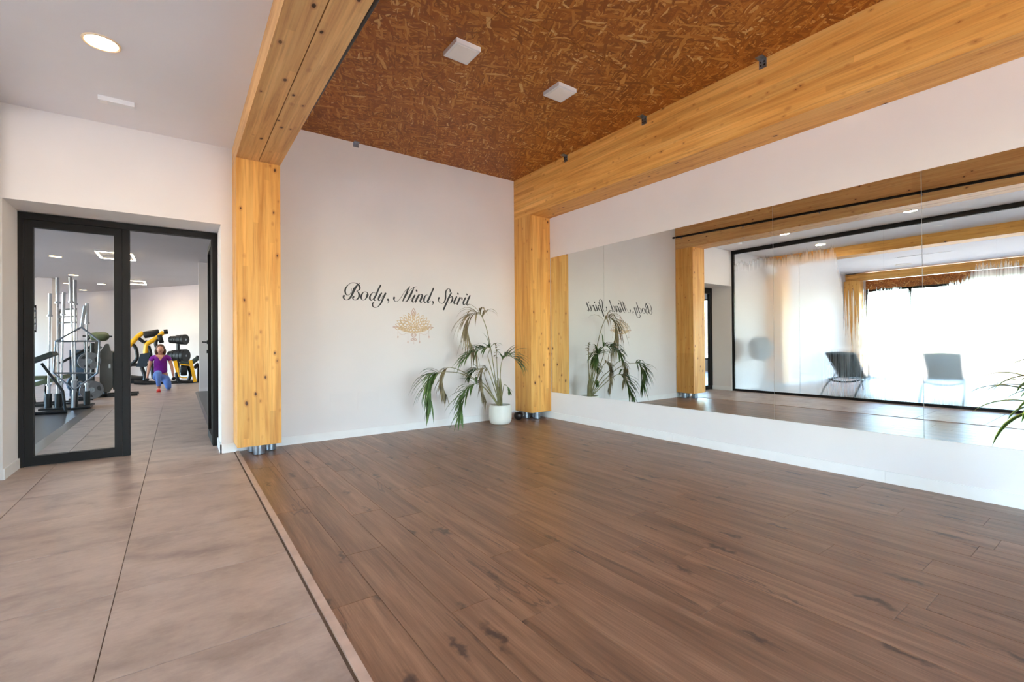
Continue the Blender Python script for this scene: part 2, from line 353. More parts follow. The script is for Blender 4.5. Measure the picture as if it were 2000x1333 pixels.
M['soil'] = plain('potting_soil', (46, 32, 24), .95, 0, .3, 60, bump=.6)
M['vinyl'] = plain('black_vinyl', (16, 14, 18), .5, 0, .02)
M['gold'] = plain('gold_vinyl', (206, 176, 138), .5, .1, .12, 40)
M['goldp'] = plain('rose_gold_vinyl', (204, 176, 164), .5, .1, .12, 40)
M['plastic'] = plain('white_plastic', (228, 228, 230), .4, 0, .02)
M['diff'] = plain('opal_diffuser', (236, 232, 230), .3, 0, .01)
M['warm'] = plain('warm_lamp', (255, 240, 220), .3, 0, .01, emit=(255, 226, 180), es=9)
M['ringled'] = plain('led_strip', (255, 240, 220), .3, 0, .01, emit=(255, 228, 190), es=14)
M['glass'] = glass_mat('clear_glass'); M['fog'] = fogged_glass()
M['mirror'] = plain('mirror_silver', (230, 235, 232), .0, 1, .0); M['mirror'].node_tree.nodes['Principled BSDF'].inputs['Roughness'].default_value = 0
M['mesh'] = plain('grey_textilene', (62, 68, 70), .8, 0, .08, 60)
M['pillow'] = plain('dark_grey_pillow', (36, 40, 44), .85, 0, .08, 30)
M['tubeg'] = plain('anthracite_tube', (24, 26, 31), .45, .3, .05)
M['leaf'] = plain('palm_leaf_green', (88, 116, 62), .45, 0, .3, 9)
M['dry'] = plain('palm_leaf_dry', (150, 136, 104), .6, 0, .3, 9)
M['stem'] = plain('palm_stalk', (138, 134, 92), .55, 0, .25, 9)
M['dgreen'] = plain('dragon_leaf_green', (54, 96, 40), .35, 0, .2, 9)
M['dyel'] = plain('dragon_leaf_margin', (190, 200, 96), .4, 0, .12, 9)
M['earth'] = plain('dry_terrace_ground', (208, 180, 148), .9, 0, .15, .6)
M['shroud'] = plain('brown_grey_shroud', (84, 78, 72), .35, 0, .08)
M['olive'] = plain('olive_pad', (84, 90, 58), .55, 0, .1)
M['bluepad'] = plain('slate_blue_pad', (54, 74, 92), .5, 0, .08)
M['dpad'] = plain('dark_green_pad', (44, 54, 48), .5, 0, .08)
for k in ('leaf', 'dry', 'dgreen', 'dyel'):
    b = M[k].node_tree.nodes['Principled BSDF']; b.inputs['Specular IOR Level'].default_value = .3

# ------------------------------------------------------------------ outdoors (seen through the windows)
struct('ground', MB().box(-120, -120, -.4, 120, 120, -.12), M['earth'])

# ------------------------------------------------------------------ floor: sub-floor slab with planks and tiles laid on it
floor = struct('floor', MB().box(-7.6, -3.2, -.1, 4.25, 5.34, -.006).box(-7.2, 5.34, -.1, 4.0, 26, -.006), M['sub'])
ORG['floor'] = Vector((0, 0, 0))
PW, PL, X0 = .1874, 1.28, .4868
def slab(name, w, l, mat, t=.006, ch=.0012):
    bm = bmesh.new(); a = [(0, 0), (w, 0), (w, l), (0, l)]; b = [(ch, ch), (w - ch, ch), (w - ch, l - ch), (ch, l - ch)]
    lo = [bm.verts.new((x, y, -t)) for x, y in a]; mi = [bm.verts.new((x, y, -ch)) for x, y in a]; up = [bm.verts.new((x, y, 0)) for x, y in b]
    for p, q in ((lo, mi), (mi, up)):
        for i in range(4): bm.faces.new((p[i], p[(i + 1) % 4], q[(i + 1) % 4], q[i]))
    bm.faces.new(up)
    me = bpy.data.meshes.new(name); bm.to_mesh(me); bm.free(); me.materials.append(mat); return me
cache = {}
def lay(name, x, y, w, l, mat):
    k = (name, round(w, 3), round(l, 3))
    if k not in cache: cache[k] = slab(name, w, l, mat)
    o = bpy.data.objects.new(name, cache[k]); COL.objects.link(o); o.parent = floor; o.location = (x, y, 0)
rows = 20; PW = (XM - .0 - X0) / rows
for i in range(rows):
    off = [.0, .52, .97, .31, .78][i % 5] * PL + (i * .17) % .4
    y = -3.2 - (off % PL); x = X0 + i * PW
    while y < YB:
        y0 = max(y, -3.2); y1 = min(y + PL, YB)
        if y1 - y0 > .02: lay('plank', x + .0006, y0 + .0006, PW - .0012, y1 - y0 - .0012, M['plank'])
        y += PL
T = .665; TX = -.22
def tiles(xa, xb, ya, yb):
    k0 = math.floor((xa - TX) / T); x = TX + k0 * T
    while x < xb - .01:
        j = math.floor((ya - .60) / T); y = .60 + j * T
        while y < yb - .01:
            a, b_, c, d = max(x, xa), min(x + T, xb), max(y, ya), min(y + T, yb)
            if b_ - a > .02 and d - c > .02: lay('tile', a + .0016, c + .0016, b_ - a - .0032, d - c - .0032, M['tile'])
            y += T
        x += T
tiles(-1.6, .4557, -3.2, YB)
tiles(-1.127, .341, YB, 5.85)
tiles(-2.2, 1.6, 5.85, 10.5)
me = lambda *a: MB().box(*a)
o = MB().box(-7.55, -3.2, -.006, -1.6, YB, 0).build('tiled_area', M['tile'], floor)
o = MB().box(-7.2, 5.85, -.006, -2.2, 10.5, -.0005).box(1.6, 5.85, -.006, 4, 10.5, -.0005).box(-7.2, 10.5, -.006, 4, 26, -.0005).build('tiled_area', M['tile'], floor)
o = MB().box(.4557, -3.2, -.006, .4868, YB - .02, .006).build('edge_strip', plain('oak_edge_strip', (196, 168, 150), .4, 0, .08, 12), floor, bevel=.002)

# ------------------------------------------------------------------ walls
struct('wall_back', MB().box(XL, YB, -.1, 4.4, YB + .3, 3.5), M['wall'])
struct('wall_right', MB().box(XM, -3.3, -.1, XM + .2, YB, 3.5), M['wall'])
YD = 5.33
dw = MB().box(-7.7, YD, -.1, XG, 5.85, 3.1).box(XG, YD, ZD, .3411, 5.85, 3.1).box(.3411, YD, -.1, XL, 5.85, 3.1)
struct('wall_entry', dw, M['wall'])
# unseen camera-side wall; its wide window is added to let daylight in
struct('wall_front', MB().box(-7.7, -3.4, -.1, .6, -3.2, 3.5).box(3.8, -3.4, -.1, 4.4, -3.2, 3.5).box(.6, -3.4, 2.55, 3.8, -3.2, 3.5), M['wall'])
def window(name, x0, x1, y, z0, z1, nm, ax='x', cuts=None):
    f = MB(); P = (lambda a, b_, c, d, e, g: (a, b_, c, d, e, g)) if ax == 'x' else (lambda a, b_, c, d, e, g: (b_, a, c, e, d, g))
    t = .06
    cuts = cuts or [x0 + (x1 - x0 - t) * i / nm for i in range(nm + 1)]
    for a in cuts: f.box(*P(a, y - .03, z0, a + t, y + .03, z1))
    for z in (z0, z1 - t): f.box(*P(x0, y - .03, z, x1, y + .03, z + t))
    o = f.build(name, M['alu']); o['kind'] = 'structure'; ORG[o.name] = Vector((0, 0, 0))
    for a, c_ in zip(cuts, cuts[1:]):
        MB().box(*P(a + t, y - .004, z0 + t, c_, y + .004, z1 - t)).build('pane', M['glass'], o)
    return o
window('window_1', .6, 3.8, -3.3, 0, 2.55, 3)
# facade of the relaxation room, X = -7.55
struct('wall_left', MB().box(-7.75, 4.9, -.1, -7.55, 5.4, 3.1).box(-7.75, -3.4, -.1, -7.55, -2.9, 3.1).box(-7.75, -3.4, 2.99, -7.55, 5.4, 3.3), M['wall'])
fb = struct('trim_1', MB().box(-7.75, -2.9, 2.50, -7.56, 4.9, 2.76), M['osbv'])
wf = window('window_2', -2.9, 4.9, -7.62, .0, 2.5, 4, 'y', [-2.9, -.9, 1.5, 3.89, 4.84])
# ceilings
osbc = struct('ceiling_1', MB().box(XR, -3.3, ZO + .012, XM - .0, YB, ZO + .1), M['wall'])
ORG['ceiling_1'] = Vector((0, 0, 0))
bx = [XR - .0, 1.815, 3.065, XM - WB + .02]; by = [-3.2, -2.27, .17, 2.61, YB]
for i in range(3):
    for j in range(4):
        MB().box(bx[i] + .0015, by[j] + .0015, ZO, bx[i + 1] - .0015, by[j + 1] - .0015, ZO + .012).build('board', M['osb'], osbc)
struct('ceiling_2', MB().box(-7.6, -3.3, ZW, XL, YD, ZW + .12), M['ceil'])
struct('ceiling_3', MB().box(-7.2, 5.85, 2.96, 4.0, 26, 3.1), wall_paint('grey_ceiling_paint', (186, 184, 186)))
# skirting boards
struct('baseboard_back', MB().box(XL + .02, YB - .012, 0, 4.2, YB, .085), M['base'], .002)
bb = MB()
for a, b_ in ((-3.2, -.63), (-.63, 1.187), (1.187, 3.0), (3.0, YB - .012)): bb.box(XM - .012, a + .0006, 0, XM, b_ - .0006, .085)
struct('baseboard_right', bb, M['base'], .002)
struct('baseboard_entry', MB().box(XG, YD, 0, XG + .012, YF, .085).box(.3291, YD - .012, 0, .3411, YF, .085).box(.3291, YD - .012, 0, XL + .03, YD, .085), M['base'], .002)
struct('baseboard_left', MB().box(-7.5, YD - .012, 0, XG - .04, YD, .085), M['base'], .002)

# ------------------------------------------------------------------ glulam frame: posts and beams
def feet(t, pts):
    for x, y in pts: MB().cyl((x, y, 0), .05, .105, 20).build('foot', M['zinc'], t)
def post(x0, x1, label, fts, zt=ZB, yb=YB):
    t = thing('timber_post', ((x0 + x1) / 2, YP + .18, 0), label, 'post', kind='thing')
    n = 2; MB().box(x0, YP, .1, x1, yb - .004, zt).build('post_body', M['pineZ'], t, bevel=.004)
    feet(t, fts); return t
post(XL, XR, 'knotty pine post on steel feet beside the glazed doorway', [(.63, 5.07), (.60, 5.24), (.75, 5.21)])
post(XM - WB, XM - .002, 'knotty pine post in the corner beside the wall mirrors', [(4.05, 5.06), (3.97, 5.2), (4.12, 5.22)])
post(-3.03, -2.66, 'pine post of the relaxation room behind the fogged glass', [(-2.95, 5.07), (-2.75, 5.07), (-2.85, 5.24)], yb=YD)
def beam(x0, x1, z1, label, joint=None, mat='pineY', y1=YB - .004):
    t = thing('timber_beam', ((x0 + x1) / 2, 1, ZB), label, 'beam', kind='thing')
    xs = [x0, joint, x1] if joint else [x0, x1]
    for a, b_ in zip(xs, xs[1:]): MB().box(a + (.003 if a != x0 else 0), -3.2, ZB + .0, b_ - (.003 if b_ != x1 else 0), y1, z1).build('lumber', M[mat if a == x0 else 'pineYb'], t, bevel=.003)
    return t
beam(XL, XR, ZO + .011, 'double pine beam running from the doorway post overhead', .627, 'pineYb')
beam(XM - WB, XM - .002, ZO - .001, 'deep pine beam along the mirror wall under the strand board ceiling')
beam(-3.03, -2.66, ZW - .001, 'pine beam under the white ceiling behind the fogged glass', y1=YD - .004)
t = beam(-7.545, -7.35, ZW - .001, 'pine beam above the terrace window, far side', y1=YD - .004); t.location.z -= .03
tp = thing('timber_post', (-7.4, 5.1, 0), 'pine post at the end of the terrace window, behind the fogged glass', 'post', kind='thing')
MB().box(-7.545, 4.95, 0, -7.2, 5.32, ZB - .04).build('post_body', M['pineZ'], tp, bevel=.004)

# ------------------------------------------------------------------ angle brackets
def bracket(x, y, z, dx, label):
    t = thing('angle_bracket', (x, y, z), label, 'bracket', 'steel angle brackets between ceiling and timber')
    b_ = MB().box(x - .0 if dx < 0 else x, y - .03, z - .075, x + dx * .003, y + .03, z).box(x, y - .03, z - .004, x + dx * .07, y + .03, z)
    b_.bm.verts.ensure_lookup_table(); b_.build('bracket_plate', M['zinc'], t)
    s = MB()
    for q in (-.025, -.05):
        for w_ in (-.014, .014): s.cyl((x + dx * .003, y + w_, z + q), .006, .004, 8, (dx, 0, 0))
    s.build('screw', M['black'], t)
for y, wd in ((1.87, 'nearest of three steel brackets along top of mirror-wall beam'), (3.06, 'middle of three steel brackets along top of mirror-wall beam'), (4.245, 'farthest steel bracket on mirror-wall beam, near the corner')):
    bracket(XM - WB, y, ZO, -1, wd)
t = thing('angle_bracket', (1.66, YB, ZO), 'small steel bracket at the top of the white back wall', 'bracket')
MB().box(1.63, YB - .003, ZO - .05, 1.69, YB, ZO).box(1.63, YB - .05, ZO - .004, 1.69, YB, ZO).build('bracket_plate', M['zinc'], t)

# ------------------------------------------------------------------ wall mirrors
seams = [4.955, 3.956, 2.949, 1.966, .964, -.04]
names = ['frameless mirror panel next to the corner post', 'mirror panel reflecting the potted palm and end of the lettering', 'mirror panel reflecting the pine post and the doorway', 'mirror panel reflecting the left fogged sun lounger', 'mirror panel at the frame edge behind the yellow-edged plant']
for i in range(5):
    o = MB().box(XM - .006, seams[i + 1] + .0015, .364, XM - .0005, seams[i] - .0015, 2.237).build('wall_mirror', M['mirror'], origin=(XM, (seams[i] + seams[i + 1]) / 2, .364), bevel=.0012)
    tag(o, names[i], 'mirror', 'frameless wall mirrors')

# ------------------------------------------------------------------ black curtain rail on the doorway-side beam
t = thing('curtain_rail', (XR + .06, 2, 2.95), 'long black curtain rail on the double pine beam', 'rail')
MB().tube([(XR + .07, 5.335, 3.010), (XR + .07, 2.889, 2.943), (XR + .07, .87, 2.882), (XR + .07, -3.15, 2.79)], .018, 10).build('rail', M['black'], t)
for y, z in ((5.2, 3.006), (4.03, 2.974), (2.89, 2.943), (1.74, 2.908), (.6, 2.875), (-.6, 2.848)):
    MB().box(XR, y - .006, z - .03, XR + .003, y + .006, z + .03).bar((XR, y, z), (XR + .075, y, z), .01, .03).build('rail_hook', M['zinc'], t)

# ------------------------------------------------------------------ ceiling lights
def panel(x, y, label):
    t = thing('ceiling_light', (x, y, ZO), label, 'ceiling light', 'square white surface lights')
    MB().box(x - .107, y - .107, ZO - .034, x + .107, y + .107, ZO).build('housing', M['plastic'], t, bevel=.003)
    MB().box(x - .088, y - .088, ZO - .0365, x + .088, y + .088, ZO - .0335).build('diffuser', M['diff'], t, bevel=.001)
panel(1.815, 3.168, 'square white surface light nearer the double beam')
panel(2.84, 3.175, 'square white surface light nearer the mirror wall')
def downlight(x, y, label, z=ZW, r=.098, lit=True, glow=0):
    t = thing('downlight', (x, y, z), label, 'downlight', 'round recessed downlights')
    MB().lathe([(r, 0), (r, -.006), (r - .006, -.009), (r - .014, -.006), (r - .016, 0)], (x, y, z), 40).build('trim_ring', plain('downlight_ring', (232, 200, 160), .4) if not M.get('ring') else M['ring'], t)
    MB().lathe([(r - .015, -.004), (0, -.004)], (x, y, z), 32).build('diffuser', M['warm'] if lit else M['diff'], t)
    if lit and glow:
        d = bpy.data.lights.new('downlight_glow', 'AREA'); d.shape = 'DISK'; d.size = .16; d.energy = glow; d.color = (1, .82, .62)
        o = bpy.data.objects.new('downlight_glow', d); COL.objects.link(o); o.parent = t; o.location = (0, 0, -.012)
M['ring'] = plain('downlight_ring', (230, 206, 176), .4)
downlight(-.39, 3.92, 'lit round downlight in the white ceiling before the doorway', glow=4.5)
downlight(-.40, 2.15, 'round downlight in corridor ceiling, seen only in the mirror', lit=True, glow=4.5)
downlight(-2.0, 3.95, 'lit round downlight behind the fogged glass', glow=4.5)
downlight(-6.6, 3.8, 'round downlight close to the terrace window', r=.16, lit=False)
t = thing('emergency_light', (-.385, 4.775, ZW), 'slim white emergency light on the ceiling before the doorway', 'emergency light')
MB().box(-.495, 4.745, ZW - .035, -.275, 4.805, ZW).build('housing', M['plastic'], t, bevel=.006)
MB().box(-.485, 4.752, ZW - .04, -.44, 4.798, ZW - .034).build('led_window', M['diff'], t, bevel=.002)
t = thing('slot_diffuser', (-5.22, 3.1, ZW), 'long thin air slot in the ceiling behind the fogged glass', 'air vent')
MB().box(-5.26, 2.6, ZW - .004, -5.18, 3.6, ZW).build('frame', M['plastic'], t); MB().box(-5.235, 2.63, ZW - .006, -5.205, 3.57, ZW - .003).build('slot', M['black'], t)

# ------------------------------------------------------------------ door
door = struct('door_1', MB().box(-1.142, YF, 0, -1.093, YF + .07, 2.169).box(.292, YF, 0, .3411, YF + .07, 2.169).box(-1.142, YF, 2.169, .3411, YF + .07, 2.2262), M['alu'], .003)
ORG['door_1'] = Vector((0, 0, 0))
lf = MB().box(-1.090, YF + .004, .006, -1.033, YF + .06, 2.166).box(-.49, YF + .004, .006, -.432, YF + .06, 2.166).box(-1.033, YF + .004, .006, -.49, YF + .06, .088).box(-1.033, YF + .004, 2.104, -.49, YF + .06, 2.166).build('door_leaf', M['alu'], door, bevel=.003)
MB().box(-1.033, YF + .028, .088, -.49, YF + .036, 2.104).build('pane', M['glass'], lf)
MB().box(-.430, YF - .004, .004, -.374, YF + .062, 2.167).build('meeting_stile', M['alu'], door, bevel=.003)
# open leaf, swung into the gym
a0, hx, hy = math.radians(90.5), .286, YF + .05
dx, dy = math.cos(a0), math.sin(a0); nx, ny = dy, -dx
def leafbar(s0, s1, z0, z1, w=.056):
    return [(hx + dx * s + nx * k * w, hy + dy * s + ny * k * w) for s, k in ((s0, 0), (s1, 0), (s1, 1), (s0, 1))]
lb = MB()
for s0, s1, z0, z1 in ((0, .06, .006, 2.166), (.59, .65, .006, 2.166), (.06, .59, .006, .088), (.06, .59, 2.104, 2.166)):
    q = leafbar(s0, s1, z0, z1); lb.poly([(x, y, z0) for x, y in q], (0, 0, z1 - z0))
lf2 = lb.build('door_leaf', M['alu'], door)
q = leafbar(.06, .59, .09, 2.1); MB().poly([(q[0][0] + nx * .025, q[0][1] + ny * .025, .088), (q[1][0] + nx * .025, q[1][1] + ny * .025, .088), (q[1][0] + nx * .032, q[1][1] + ny * .032, .088), (q[0][0] + nx * .032, q[0][1] + ny * .032, .088)], (0, 0, 2.016)).build('pane', M['glass'], lf2)
nx, ny = -nx, -ny
hp = Vector((hx + dx * .62, hy + dy * .62, 1.09))
hb = MB().cyl(hp, .024, .01, 16, (nx, ny, 0)).tube([hp, hp + Vector((nx, ny, 0)) * .05, hp + Vector((nx, ny, 0)) * .055 - Vector((dx, dy, 0)) * .12], .009, 8)
hb.box(hp.x - .012, hp.y - .012, hp.z - .13, hp.x + .004, hp.y + .012, hp.z - .09)
hb.build('door_handle', M['black'], lf2)

# ------------------------------------------------------------------ glass partition
XG -= .03
gp = thing('glass_partition', (XG - .02, 1.0, 0), 'black framed glass partition covered in condensation', 'glass partition')
g = lambda *a: MB().box(*a)
g(XG - .045, -3.2, 2.91, XG + .005, YD - .002, 2.985).build('top_rail', M['alu'], gp, bevel=.003)
g(XG - .045, -3.2, .001, XG + .005, YD - .002, .045).build('bottom_rail', M['alu'], gp, bevel=.003)
g(XG - .045, YD - .05, .045, XG + .005, YD - .002, 2.91).build('side_post', M['alu'], gp, bevel=.003)
ys = [YD - .05, 4.005, 2.696, 1.371, .04, -1.29, -2.62, -3.2]
for a, b_ in zip(ys, ys[1:]): g(XG - .026, b_ + .002, .045, XG - .016, a - .002, 2.91).build('pane', M['fog'], gp)

